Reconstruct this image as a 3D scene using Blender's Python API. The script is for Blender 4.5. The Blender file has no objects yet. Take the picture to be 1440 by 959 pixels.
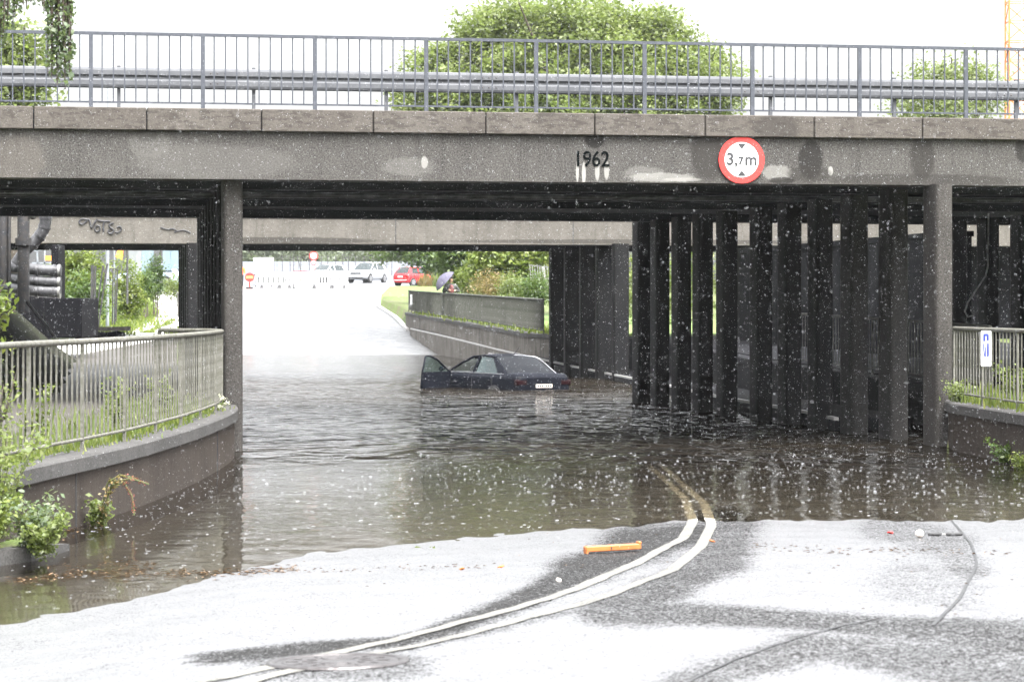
import bpy, math, random
import numpy as np
from mathutils import Vector, Matrix
random.seed(7); rng = np.random.default_rng(7)
R = math.radians
S = bpy.context.scene
COL = S.collection
# ------------------------------------------------------------------ camera
F = 3840.0; HOR = 432.0; CZ = 2.1            # focal length in px of the 1440 px photo, horizon row, eye height over the flood
cam = bpy.data.cameras.new('camera'); co = bpy.data.objects.new('camera', cam); COL.objects.link(co)
co.location = (0, 0, CZ); co.rotation_euler = (R(90), 0, 0)
cam.sensor_width = 36; cam.lens = 36*F/1440; cam.shift_y = -(479.5-HOR)/1440
cam.clip_start = .5; cam.clip_end = 6000
cam.dof.use_dof = True; cam.dof.focus_distance = 42; cam.dof.aperture_fstop = 6.3
S.camera = co
# ------------------------------------------------------------------ world, sun, exposure
W = bpy.data.worlds.new('World'); S.world = W; W.use_nodes = True
wn = W.node_tree; wn.nodes.clear()
sky = wn.nodes.new('ShaderNodeTexSky'); sky.sky_type = 'NISHITA'; sky.sun_disc = False
SUN_EL, SUN_ROT = R(62), R(150)
sky.sun_elevation = SUN_EL; sky.sun_rotation = SUN_ROT; sky.dust_density = 6; sky.air_density = 1.2; sky.ozone_density = 1
hs = wn.nodes.new('ShaderNodeHueSaturation'); hs.inputs['Saturation'].default_value = .12; hs.inputs['Value'].default_value = 1.0
bg = wn.nodes.new('ShaderNodeBackground'); bg.inputs['Strength'].default_value = .15
wo = wn.nodes.new('ShaderNodeOutputWorld')
tcw = wn.nodes.new('ShaderNodeTexCoord'); spw = wn.nodes.new('ShaderNodeSeparateXYZ'); mrw = wn.nodes.new('ShaderNodeMapRange'); mulw = wn.nodes.new('ShaderNodeVectorMath'); mulw.operation = 'SCALE'
mrw.inputs[1].default_value = 0; mrw.inputs[2].default_value = 1; mrw.inputs[3].default_value = 1.0; mrw.inputs[4].default_value = 2.2      # overcast: brighter overhead than at the horizon
wn.links.new(tcw.outputs['Generated'], spw.inputs[0]); wn.links.new(spw.outputs[2], mrw.inputs[0]); wn.links.new(mrw.outputs[0], mulw.inputs['Scale'])
wn.links.new(sky.outputs[0], hs.inputs['Color']); wn.links.new(hs.outputs[0], mulw.inputs[0]); wn.links.new(mulw.outputs[0], bg.inputs[0]); wn.links.new(bg.outputs[0], wo.inputs[0])
sl = bpy.data.lights.new('sun', 'SUN'); sl.energy = .8; sl.angle = R(30); sl.color = (1, .98, .95)
so = bpy.data.objects.new('sun', sl); COL.objects.link(so)
sd = Vector((math.sin(SUN_ROT)*math.cos(SUN_EL), math.cos(SUN_ROT)*math.cos(SUN_EL), math.sin(SUN_EL)))
so.rotation_euler = sd.to_track_quat('Z', 'Y').to_euler()
S.view_settings.view_transform = 'Standard'; S.view_settings.look = 'None'; S.view_settings.gamma = 1
S.view_settings.exposure = 1.95
S.cycles.use_denoising = True
S.cycles.max_bounces = 8; S.cycles.transparent_max_bounces = 16; S.cycles.volume_bounces = 0
S.cycles.caustics_reflective = False; S.cycles.caustics_refractive = False
S.cycles.sample_clamp_indirect = 6

# ------------------------------------------------------------------ geometry helpers
def at(u, v, Y): return Vector(((u-720)/F*Y, Y, CZ+(HOR-v)/F*Y))
def ip(x, xs, ys): return float(np.interp(x, xs, ys))
EX = [-6, -4.2, -3.34, -3.03, -2.55, -1.75, -.93, 0, .54, 1.8, 2.33, 5.07, 12]
EY = [15, 16.5, 17.8, 18.75, 20.4, 23.4, 24.4, 25.1, 25.6, 26.6, 27, 27.1, 27.1]
RY = [50, 85, 108, 122, 141, 160, 175, 190, 210, 233, 260, 300, 400, 1500, 4000]
RZ = [-.54, -.54, -.25, .03, 1.0, 2.0, 2.75, 3.4, 3.7, 4.2, 4.6, 5.0, 5.6, 8, 12]
def uneven(x, y):                              # slight unevenness of the carriageway: gives the flood a ragged edge
    return .0035*np.sin(3.1*x+1.3*y)+.003*np.sin(7.3*x-2.1*y+1)+.002*np.sin(13.7*x+5*y+2)+.0015*np.sin(27*x-9*y)+.006*np.sin(1.1*x+.5)+.001*np.sin(61*x+17*y)
def roadz(x, y):
    return roadz0(x, y)+(float(uneven(x, y)) if y < 32 else 0)
def roadz0(x, y):
    e = ip(x, EX, EY)
    if y < e: return .03*(e-y)
    if y < 50: return max(-.54*(y-e)/(50-e), -.54)
    return ip(y, RY, RZ)
def roadz_np(x, y):
    e = np.interp(x, EX, EY)
    return np.where(y < 32, uneven(x, y), 0)+np.where(y < e, .03*(e-y), np.where(y < 50, -.54*(y-e)/np.maximum(50-e, .1), np.interp(y, RY, RZ)))
def bz(y): return ip(y, [42, 57, 86, 141, 160, 180, 200, 233, 260, 300, 400, 1500, 4000], [.66, .86, 1.21, 1.83, 2.45, 2.99, 3.6, 4.25, 4.65, 5.05, 5.65, 8.1, 12.1])
LY = [5, 14, 18, 21, 24, 28.2, 32.5, 36.8, 38.9, 42, 57, 77.5, 85, 94, 128, 150, 200, 260, 4000]
LX = [-9, -6.0, -4.9, -4.5, -4.36, -3.93, -3.77, -3.79, -3.92, -4.4, -6.6, -9.1, -9.96, -11, -15.5, -17.5, -26, -60, -900]
XRY = [5, 20, 25, 30, 35.8, 38, 40, 41.6, 43.2, 49, 60, 70, 80, 84, 86.6, 87.7, 141, 150, 162, 176, 190, 198, 203, 4000]
XRX = [13, 10, 8.6, 7.45, 6.72, 6.6, 6.45, 6.4, 7.7, 7.25, 5.6, 4.9, 4.2, 3.2, 2.0, .85, -5.47, -6.3, -7.9, -8.5, -8.6, -7.5, 40, 900]
def xl(y): return ip(y, LY, LX)
def xr(y): return ip(y, XRY, XRX)
def G(u, v):                                  # photo pixel -> point on the road surface
    y = 20.
    k = (u-720)/F
    lo, hi = 8., 60.
    for _ in range(50):
        y = (lo+hi)/2
        vv = HOR+(CZ-roadz(k*y, y))*F/y
        if vv > v: lo = y
        else: hi = y
    return Vector((k*y, y, roadz(k*y, y)))

class MB:
    def __init__(s): s.v = []; s.f = []; s.sm = []
    def add(s, vs, fs, smooth=False):
        n = len(s.v); s.v += [tuple(p) for p in vs]; s.f += [tuple(i+n for i in f) for f in fs]; s.sm += [smooth]*len(fs); return s
    def box(s, c, d, M=None, bev=0):
        x, y, z = d[0]/2, d[1]/2, d[2]/2
        if bev:
            b = bev; P = []
            for (sx, sy, sz) in [(a, b_, c_) for a in (-1, 1) for b_ in (-1, 1) for c_ in (-1, 1)]:
                P += [(sx*x, sy*(y-b), sz*(z-b)), (sx*(x-b), sy*y, sz*(z-b)), (sx*(x-b), sy*(y-b), sz*z)]
            def i(a, b_, c_, k): return ((a*2+b_)*2+c_)*3+k
            fs = []
            for a in (0, 1): fs.append([i(a,0,0,0), i(a,1,0,0), i(a,1,1,0), i(a,0,1,0)][::(-1 if a == 0 else 1)])
            for a in (0, 1): fs.append([i(0,a,0,1), i(1,a,0,1), i(1,a,1,1), i(0,a,1,1)][::(1 if a == 0 else -1)])
            for a in (0, 1): fs.append([i(0,0,a,2), i(1,0,a,2), i(1,1,a,2), i(0,1,a,2)][::(-1 if a == 0 else 1)])
            for p in (0, 1):
                for q in (0, 1):
                    fs.append([i(p,q,0,0), i(p,q,1,0), i(p,q,1,1), i(p,q,0,1)])
                    fs.append([i(p,0,q,0), i(p,1,q,0), i(p,1,q,2), i(p,0,q,2)])
                    fs.append([i(0,p,q,1), i(1,p,q,1), i(1,p,q,2), i(0,p,q,2)])
            for a in (0,1):
                for b_ in (0,1):
                    for c_ in (0,1): fs.append([i(a,b_,c_,0), i(a,b_,c_,1), i(a,b_,c_,2)])
            vs = P
        else:
            vs = [(-x,-y,-z),(x,-y,-z),(x,y,-z),(-x,y,-z),(-x,-y,z),(x,-y,z),(x,y,z),(-x,y,z)]
            fs = [(0,3,2,1),(4,5,6,7),(0,1,5,4),(1,2,6,5),(2,3,7,6),(3,0,4,7)]
        c = Vector(c)
        vs = [(M @ Vector(p) if M else Vector(p))+c for p in vs]
        return s.add(vs, fs)
    def bar(s, a, b, w, h=None):               # rectangular bar from a to b
        a, b = Vector(a), Vector(b); d = b-a; L = d.length
        if L < 1e-6: return s
        z = d.normalized(); up = Vector((0,0,1)) if abs(z.z) < .95 else Vector((0,1,0))
        x = z.cross(up).normalized(); y = z.cross(x)
        M = Matrix((x, y, z)).transposed()
        return s.box((a+b)/2, (w, h or w, L), M)
    def tube(s, pts, r, n=8, caps=True, smooth=True):
        pts = [Vector(p) for p in pts]
        rs = r if isinstance(r, (list, tuple)) else [r]*len(pts)
        vs, fs = [], []; pu = None
        for i, p in enumerate(pts):
            d = (pts[min(i+1, len(pts)-1)]-pts[max(i-1, 0)])
            d = d.normalized() if d.length > 1e-9 else Vector((0,0,1))
            if pu is None:
                pu = Vector((0,0,1)) if abs(d.z) < .9 else Vector((1,0,0))
            x = d.cross(pu).normalized(); y = x.cross(d).normalized(); pu = y
            for k in range(n):
                a = 2*math.pi*k/n
                vs.append(p+x*math.cos(a)*rs[i]+y*math.sin(a)*rs[i])
        for i in range(len(pts)-1):
            for k in range(n):
                k2 = (k+1) % n
                fs.append((i*n+k, i*n+k2, (i+1)*n+k2, (i+1)*n+k))
        s.add(vs, fs, smooth)
        if caps: s.add(vs[:n], [tuple(range(n))[::-1]]); s.add(vs[-n:], [tuple(range(n))])
        return s
    def prism(s, poly, off):                   # polygon of 3d points extruded by off
        off = Vector(off); n = len(poly)
        vs = [Vector(p) for p in poly]+[Vector(p)+off for p in poly]
        fs = [tuple(range(n))[::-1], tuple(range(n, 2*n))]+[(i, (i+1) % n, n+(i+1) % n, n+i) for i in range(n)]
        return s.add(vs, fs)
    def grid(s, rows, smooth=True, flip=False):
        n = len(rows[0]); vs = [p for r in rows for p in r]; fs = []
        for i in range(len(rows)-1):
            for k in range(n-1):
                f = (i*n+k, i*n+k+1, (i+1)*n+k+1, (i+1)*n+k); fs.append(f[::-1] if flip else f)
        return s.add(vs, fs, smooth)
    def ball(s, c, r, n=8, m=6, sc=(1,1,1)):
        c = Vector(c); rows = []
        for i in range(m+1):
            t = math.pi*i/m
            rows.append([c+Vector((r*sc[0]*math.sin(t)*math.cos(2*math.pi*k/n), r*sc[1]*math.sin(t)*math.sin(2*math.pi*k/n), r*sc[2]*math.cos(t))) for k in range(n+1)])
        return s.grid(rows)
    def disc(s, c, r, axis, th=.02, n=24):
        c = Vector(c); ax = Vector(axis).normalized()
        u = ax.orthogonal().normalized(); w = ax.cross(u)
        poly = [c+(u*math.cos(2*math.pi*k/n)+w*math.sin(2*math.pi*k/n))*r for k in range(n)]
        return s.prism(poly, ax*th)
    def mesh(s, name):
        me = bpy.data.meshes.new(name); me.from_pydata([tuple(p) for p in s.v], [], s.f)
        me.polygons.foreach_set('use_smooth', s.sm); me.update(); return me
    def build(s, name, mat=None, parent=None):
        me = s.mesh(name)
        if mat: me.materials.append(mat)
        return link(name, me, parent)
def link(name, me, parent=None):
    o = bpy.data.objects.new(name, me); COL.objects.link(o)
    if parent is not None: o.parent = parent
    return o
def empty(name, loc=(0,0,0), rz=0):
    o = bpy.data.objects.new(name, None); COL.objects.link(o); o.location = loc; o.rotation_euler = (0,0,rz); o.empty_display_size = .2; return o
def tag(o, label=None, cat=None, group=None, kind=None):
    if label: o['label'] = label
    if cat: o['category'] = cat
    if group: o['group'] = group
    if kind: o['kind'] = kind
    return o
def structure(o): o['kind'] = 'structure'; return o
def children(o): return [c for c in COL.objects if c.parent == o]
def copy_tree(o, parent=None):
    c = o.copy(); COL.objects.link(c); c.parent = parent
    for ch in children(o): copy_tree(ch, c)
    return c
def text_mesh(txt, size, depth, bold=0):
    cu = bpy.data.curves.new('t', 'FONT'); cu.body = txt; cu.size = size; cu.extrude = depth; cu.align_x = 'CENTER'; cu.align_y = 'CENTER'; cu.offset = bold
    o = bpy.data.objects.new('t', cu); COL.objects.link(o); bpy.context.view_layer.update()
    me = bpy.data.meshes.new_from_object(o.evaluated_get(bpy.context.evaluated_depsgraph_get()))
    bpy.data.objects.remove(o); bpy.data.curves.remove(cu)
    return me

# ------------------------------------------------------------------ materials
class NT:
    def __init__(s, name):
        s.m = bpy.data.materials.new(name); s.m.use_nodes = True; s.t = s.m.node_tree; s.t.nodes.clear()
        s.out = s.t.nodes.new('ShaderNodeOutputMaterial')
    def n(s, ty, **kw):
        x = s.t.nodes.new('ShaderNode'+ty)
        for k, v in kw.items():
            if k in x.inputs: x.inputs[k].default_value = v
            else: setattr(x, k, v)
        return x
    def l(s, a, b): s.t.links.new(a, b); return b
    def coord(s, kind='Object', scale=None):
        c = s.n('TexCoord').outputs[kind]
        if scale:
            mp = s.n('Mapping'); mp.inputs['Scale'].default_value = scale; s.l(c, mp.inputs[0]); c = mp.outputs[0]
        return c
    def noise(s, co, scale, detail=4, rough=.55, dist=0):
        x = s.n('TexNoise'); x.inputs['Scale'].default_value = scale; x.inputs['Detail'].default_value = detail; x.inputs['Roughness'].default_value = rough; x.inputs['Distortion'].default_value = dist
        s.l(co, x.inputs['Vector']); return x.outputs['Fac']
    def ramp(s, f, a, b, lo=0., hi=1.):
        x = s.n('MapRange'); x.inputs[1].default_value = a; x.inputs[2].default_value = b; x.inputs[3].default_value = lo; x.inputs[4].default_value = hi; x.interpolation_type = 'SMOOTHSTEP'
        s.l(f, x.inputs[0]); return x.outputs[0]
    def math(s, op, a, b=None, clamp=False):
        x = s.n('Math', operation=op); x.use_clamp = clamp
        for i, q in enumerate((a, b)):
            if q is None: continue
            if isinstance(q, (int, float)): x.inputs[i].default_value = q
            else: s.l(q, x.inputs[i])
        return x.outputs[0]
    def mix(s, f, a, b, mode='MIX'):
        x = s.n('MixRGB', blend_type=mode)
        for i, q in enumerate((f, a, b)):
            if isinstance(q, (int, float)): x.inputs[i].default_value = q
            elif isinstance(q, tuple): x.inputs[i].default_value = (*q, 1)
            else: s.l(q, x.inputs[i])
        return x.outputs[0]
    def bump(s, h, strength=.3, dist=.02):
        x = s.n('Bump'); x.inputs['Strength'].default_value = strength; x.inputs['Distance'].default_value = dist; s.l(h, x.inputs['Height']); return x.outputs[0]
    def bsdf(s, color, rough=.6, metal=0, spec=.5, normal=None, **kw):
        b = s.n('BsdfPrincipled')
        for k, q in (('Base Color', color), ('Roughness', rough), ('Metallic', metal)):
            if isinstance(q, (int, float)): b.inputs[k].default_value = q
            elif isinstance(q, tuple): b.inputs[k].default_value = (*q, 1)
            else: s.l(q, b.inputs[k])
        b.inputs["Specular IOR Level"].default_value = spec
        for k, q in kw.items(): b.inputs[k.replace('_', ' ')].default_value = q
        if normal is not None: s.l(normal, b.inputs['Normal'])
        return b.outputs[0]
    def done(s, sh): s.l(sh, s.out.inputs[0]); return s.m

def simple(name, c1, c2=None, scale=4, rough=.6, metal=0, bump=0, bscale=30, spec=.5, stretch=None, **kw):
    t = NT(name); co_ = t.coord('Object', stretch)
    c2 = c2 or tuple(min(1, x*.75) for x in c1)
    f = t.noise(co_, scale, 5, .6); col = t.mix(t.ramp(f, .3, .7), c1, c2)
    nrm = t.bump(t.noise(co_, bscale, 4), bump, .01) if bump else None
    return t.done(t.bsdf(col, rough, metal, spec, nrm, **kw))

def ell(t, xyz, cx, cz, rx, rz, nz, amp=.5, lo=.8, hi=1.15):
    """soft blob in the x/z plane of the object; nz wobbles its edge; 1 inside, 0 outside"""
    dx = t.math('DIVIDE', t.math('SUBTRACT', xyz[0], cx), rx); dz = t.math('DIVIDE', t.math('SUBTRACT', xyz[2], cz), rz)
    d = t.math('SQRT', t.math('ADD', t.math('MULTIPLY', dx, dx), t.math('MULTIPLY', dz, dz)))
    d = t.math('ADD', d, t.math('MULTIPLY', t.math('SUBTRACT', nz, .5), amp))
    return t.ramp(d, lo, hi, 1, 0)

def concrete(name, c1, c2, speck=.5, streak=.5, blobs=(), rough=.75, boards=0):
    """blobs: (cx, cz, rx, rz, colour, strength, amp)"""
    t = NT(name); co_ = t.coord('Object')
    sep = t.n('SeparateXYZ'); t.l(co_, sep.inputs[0]); xyz = sep.outputs
    big = t.noise(co_, .9, 5, .6); col = t.mix(t.ramp(big, .3, .72), c1, c2)
    st = t.noise(t.coord('Object', (3.2, 3.2, .35)), 1.6, 5, .65)
    col = t.mix(t.math('MULTIPLY', t.ramp(st, .48, .75), streak), col, tuple(x*.45 for x in c1))
    st2 = t.noise(t.coord('Object', (2.1, 2.1, .5)), 2.3, 4, .6)
    col = t.mix(t.math('MULTIPLY', t.ramp(st2, .56, .8), streak*.5), col, tuple(min(1, x*1.7) for x in c2))
    fine = t.noise(co_, 42, 3, .7); spk = t.ramp(fine, .38, .62)
    col = t.mix(t.math('MULTIPLY', spk, speck), col, t.mix(.5, col, tuple(min(1, x*2.1) for x in c2)))
    dk = t.ramp(t.noise(co_, 65, 2, .6), .56, .66)
    col = t.mix(t.math('MULTIPLY', dk, speck), col, tuple(x*.4 for x in c1))
    if boards:
        wv = t.noise(t.coord('Object', (.3, .3, 1)), 22, 3, .6); col = t.mix(t.math('MULTIPLY', t.ramp(wv, .5, .62), boards), col, tuple(x*.55 for x in c1))
    nz = t.noise(co_, 5.5, 5, .65); nzf = t.noise(co_, 19, 4, .6)
    for (cx, cz, rx, rz, c, k, amp) in blobs:
        m = ell(t, xyz, cx, cz, rx, rz, t.mix(.4, nz, nzf), amp)
        col = t.mix(t.math('MULTIPLY', m, k), col, c)
    h = t.math('ADD', t.math('MULTIPLY', fine, .6), t.noise(co_, 9, 5, .6))
    return t.done(t.bsdf(col, rough, 0, .08, t.bump(h, .45, .012)))

M = {}
def a_of(u):                                   # photo column -> coordinate along the front of the road bridge
    k = (u-720)/F; x = 40.29*k/(1-.1804*k); return x/.9842
DK = (.014, .013, .012); LT = (.24, .235, .22)
M['beam'] = concrete('beam concrete', (.034, .032, .0305), (.054, .0515, .048), 1.1, .75, [
    (a_of(597), 4.22, .05, .09, LT, .7, .9), (a_of(575), 4.16, .38, .14, LT, .16, 1.5),
    (a_of(812), 4.11, .022, .17, LT, .9, .35), (a_of(821), 4.08, .03, .17, LT, .9, .35), (a_of(840), 4.12, .035, .15, LT, .8, .4), (a_of(853), 4.13, .04, .14, LT, .8, .4),
    (a_of(930), 4.03, .5, .07, LT, .5, 1.5), (a_of(905), 4.10, .3, .1, LT, .22, 1.6), (a_of(960), 4.0, .3, .03, LT, .5, 1.2),
    (a_of(1092), 4.12, .24, .12, LT, .42, 1.6), (a_of(1168), 4.15, .04, .07, LT, .9, .2),
    (a_of(995), 4.4, .26, .42, (.028,.026,.024), .8, .35), (a_of(1140), 4.32, .2, .3, DK, .8, .5), (a_of(1138), 4.1, .35, .13, (.024,.022,.02), .6, .6),
    (a_of(1297), 4.36, .2, .35, (.024,.022,.02), .75, .45), (a_of(836), 4.58, .15, .13, DK, .85, .3), (a_of(207), 4.58, .16, .1, DK, .5, .6), (a_of(1100), 4.0, .2, .05, DK, .8, .9),
    (a_of(1440), 4.5, .15, .2, DK, .7, .5), (a_of(210), 4.45, .3, .2, LT, .12, .8), (a_of(300), 4.2, 1.2, .25, (.1,.096,.09), .4, 1.), (a_of(25), 4.2, .4, .35, (.095,.085,.075), .4, 1.),
    (a_of(1300), 4.02, 1.6, .1, (.026,.024,.022), .6, .8)])
M['parapet'] = concrete('parapet concrete', (.062, .055, .049), (.085, .077, .069), .3, .3, [(a_of(1090), 4.75, .35, .25, (.035,.032,.03), .55, 1.)], .8, .6)
M['pierdark'] = concrete('deep shade pier concrete', (.007, .007, .008), (.012, .0118, .0115), .4, .35)  # same pier concrete, deep shade under the bridges put into the colour
M['piermid'] = concrete('mid shade pier concrete', (.013, .0125, .012), (.021, .02, .019), .5, .35)  # same pier concrete, partial shade put into the colour
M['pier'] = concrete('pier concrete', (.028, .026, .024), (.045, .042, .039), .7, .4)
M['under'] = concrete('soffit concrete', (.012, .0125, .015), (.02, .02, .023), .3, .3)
M['fascia2'] = concrete('far beam concrete', (.075, .07, .061), (.115, .107, .095), .35, .5, [(-6.5, 4.0, 2.6, .1, (.03,.028,.025), .7, .8), (4, 4.0, 6, .07, (.03,.028,.025), .6, .8)], .8, .25)
M['wall'] = concrete('flood wall concrete', (.03, .025, .0215), (.048, .04, .034), .4, .5)
M['coping'] = concrete('coping concrete', (.042, .041, .04), (.07, .068, .066), .55, .35)
M['farwall'] = concrete('stained wall concrete', (.085, .076, .066), (.15, .14, .125), .2, 1.)
M['darkwall'] = concrete('shade dark concrete', (.004, .004, .005), (.007, .007, .0085), .3, .4)  # near-black: the shade under and between the bridges is put into this colour
M['railpaint'] = simple('weathered railing paint', (.06, .065, .08), (.04, .045, .055), 12, .5, .3, .2)
M['galv'] = simple('galvanised steel', (.3, .3, .29), (.14, .14, .12), 14, .55, .35, .3)
M['galvold'] = simple('old galvanised bars with lichen', (.15, .145, .13), (.07, .07, .05), 16, .7, .2, .4)
M['fencegrey'] = simple('grimy grey fence bars', (.085, .085, .075), (.045, .047, .038), 5, .75, 0, .3, spec=.1)
M['guard'] = simple('crash barrier steel', (.085, .088, .095), (.062, .065, .072), 3, .75, 0, .2)
M['black'] = simple('black rubber', (.015, .015, .016), (.03, .03, .03), 8, .7)
M['darksteel'] = simple('dark steel', (.04, .042, .048), (.07, .065, .06), 8, .6, .3)
M['white'] = simple('white painted plastic', (.8, .8, .8), (.7, .71, .72), 3, .45)
M['red'] = simple('red sign film', (.78, .035, .03), (.7, .03, .025), 3, .4)
M['signwhite'] = simple('white sign film', (.78, .79, .8), (.72, .73, .75), 5, .4)
M['ink'] = simple('black sign film', (.02, .02, .025), (.03, .03, .03), 5, .5)
M['bluefilm'] = simple('blue sign film', (.03, .05, .3), (.03, .045, .25), 5, .4)
M['greyink'] = simple('grey print', (.25, .26, .28), (.3, .3, .3), 5, .5)
M['yellow'] = simple('yellow sign film', (.75, .6, .12), (.7, .55, .1), 5, .5)
M['orange'] = simple('orange lacquered wood', (.42, .13, .03), (.34, .10, .022), 9, .5, 0, .2)
M['cranepaint'] = simple('orange crane paint', (.55, .17, .03), (.48, .14, .025), 2, .5)
M['hivis'] = simple('orange work jacket', (.9, .2, .04), (.8, .15, .03), 6, .8)
M['letters'] = simple('dark cast numerals', (.003, .004, .0045), (.004, .005, .005), 10, .95, spec=.02)
M['pipe'] = simple('grimy insulated pipe', (.085, .085, .09), (.03, .03, .032), 5, .45, .2, .3, 12)
M['bark'] = simple('bark', (.09, .07, .055), (.04, .033, .028), 9, .9, 0, .5, 20)
M['wood'] = simple('weathered wood post', (.11, .1, .095), (.06, .055, .05), 10, .8, 0, .3)
M['post'] = simple('grey lamp post steel', (.25, .27, .3), (.2, .21, .24), 5, .5, .3)
M['tarp'] = simple('orange tarpaulin', (.85, .3, .05), (.75, .25, .04), 3, .6)
M['skin'] = simple('skin', (.5, .3, .22), (.45, .26, .2), 6, .6)
M['hair'] = simple('dark hair', (.02, .015, .012), (.03, .02, .015), 20, .7)
M['jacket'] = simple('dark green raincoat', (.035, .04, .035), (.05, .05, .045), 8, .6)
M['shirt'] = simple('reddish jumper', (.22, .06, .06), (.15, .05, .05), 8, .8)
M['trouser'] = simple('dark trousers', (.03, .032, .045), (.02, .02, .03), 8, .8)
M['umbrella'] = simple('grey violet umbrella cloth', (.075, .07, .105), (.055, .05, .08), 3, .8)
M['paneling'] = simple('pale blue hoarding', (.12, .18, .24), (.16, .2, .22), 1.5, .6)
M['house'] = simple('pale render', (.2,.21,.22), (.15,.16,.17), .7, .8)
M['windowdark'] = simple('dark window glass', (.05, .06, .08), (.08, .09, .11), 1, .1)
M['iron'] = simple('cast iron cover', (.05, .045, .045), (.09, .085, .085), 20, .35, .6, .4, 40)
M['tar'] = simple('tar seam', (.015, .015, .016), (.03, .03, .03), 12, .45)
M['debris'] = simple('soaked leaves and twigs', (.25, .15, .07), (.09, .06, .035), 30, .7)
M['bottlewhite'] = simple('off white plastic', (.75, .68, .62), (.65, .58, .52), 12, .4)
M['tyre'] = M['black']
M['rim'] = simple('alloy rim', (.5, .51, .53), (.4, .4, .42), 8, .35, .7)
def paint(name, c, rough=.25):
    t = NT(name); co_ = t.coord('Object')
    col = t.mix(t.ramp(t.noise(co_, 5, 4), .35, .75), c, tuple(x*.85 for x in c))
    b = t.bsdf(col, rough, .0, .5, None, Coat_Weight=.5, Coat_Roughness=.1)
    return t.done(b)
M['blackpaint'] = simple('wet black car paint', (.006,.007,.01), (.009,.01,.014), 5, .45, spec=.03, Coat_Weight=.03, Coat_Roughness=.1); M['silverpaint'] = paint('silver car paint', (.42, .44, .47), .35)
M['redpaint'] = paint('red car paint', (.72, .015, .02)); M['whitepaint'] = paint('white car paint', (.75, .77, .78)); M['bluepaint'] = paint('pale blue car paint', (.35, .45, .58))
def glassmat(name, tint, alpha):
    t = NT(name); tr = t.n('BsdfTransparent'); tr.inputs[0].default_value = (*tint, 1)
    g = t.n('BsdfGlossy'); g.inputs['Roughness'].default_value = .03; g.inputs[0].default_value = (.9, .95, .95, 1)
    d = t.n('BsdfPrincipled'); d.inputs['Base Color'].default_value = (.02, .03, .03, 1); d.inputs['Roughness'].default_value = .05
    lwf = t.n('LayerWeight'); lwf.inputs[0].default_value = .5; lw = t.n('Math', operation='MULTIPLY_ADD'); pw = t.n('Math', operation='POWER'); t.l(lwf.outputs['Facing'], pw.inputs[0]); pw.inputs[1].default_value = 4; t.l(pw.outputs[0], lw.inputs[0]); lw.inputs[1].default_value = .7; lw.inputs[2].default_value = .03
    m1 = t.n('MixShader'); m1.inputs[0].default_value = alpha; t.l(tr.outputs[0], m1.inputs[1]); t.l(d.outputs[0], m1.inputs[2])
    m2 = t.n('MixShader'); t.l(lw.outputs[0], m2.inputs[0]); t.l(m1.outputs[0], m2.inputs[1]); t.l(g.outputs[0], m2.inputs[2])
    return t.done(m2.outputs[0])
M['glass'] = glassmat('car window glass', (.75, .85, .84), .05)
M['glassdark'] = glassmat('dark car window glass', (.35, .4, .42), .55)

M['glassblack'] = simple('darkened rear glass', (.006,.007,.009), (.01,.011,.013), 3, .35, spec=.06)  # dark reflection of the bridge put into the glass colour
def leafmat(name, c1, c2, c3, tr=.42):
    t = NT(name); at_ = t.n('Attribute', attribute_name='tint'); f = at_.outputs['Fac']
    col = t.mix(t.ramp(f, 0, .55), c1, c2); col = t.mix(t.ramp(f, .6, 1), col, c3)
    p = t.bsdf(col, .45, 0, .5); q = t.n('BsdfTranslucent'); t.l(t.mix(.5, col, (.16, .22, .03)), q.inputs[0])
    m = t.n('MixShader'); m.inputs[0].default_value = tr; t.l(p, m.inputs[1]); t.l(q.outputs[0], m.inputs[2])
    return t.done(m.outputs[0])
M['leaf'] = leafmat('leaf green', (.035, .07, .018), (.07, .12, .03), (.12, .16, .045))
M['leafpale'] = leafmat('leaf pale green', (.10, .14, .04), (.17, .21, .07), (.24, .27, .10), .55)
M['leafhazed'] = leafmat('haze paled leaf', (.12, .15, .10), (.19, .22, .16), (.25, .28, .21), .5)  # haze over the far wood put into the leaf colour
M['leafdark'] = leafmat('leaf dark green', (.02, .045, .015), (.04, .075, .025), (.07, .11, .035))
M['leafyellow'] = leafmat('leaf yellow green', (.07, .11, .02), (.13, .17, .03), (.2, .22, .05))
M['leafvine'] = leafmat('leaf grey green', (.06, .09, .05), (.11, .15, .08), (.17, .2, .11))
M['drygrass'] = leafmat('dry grass', (.18, .12, .05), (.26, .18, .08), (.12, .13, .04))
M['redseed'] = leafmat('red seed heads', (.14, .02, .015), (.22, .04, .025), (.12, .08, .03), .15)
M['flower'] = leafmat('white flower heads', (.5, .52, .4), (.65, .65, .5), (.7, .7, .6), .2)

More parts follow.
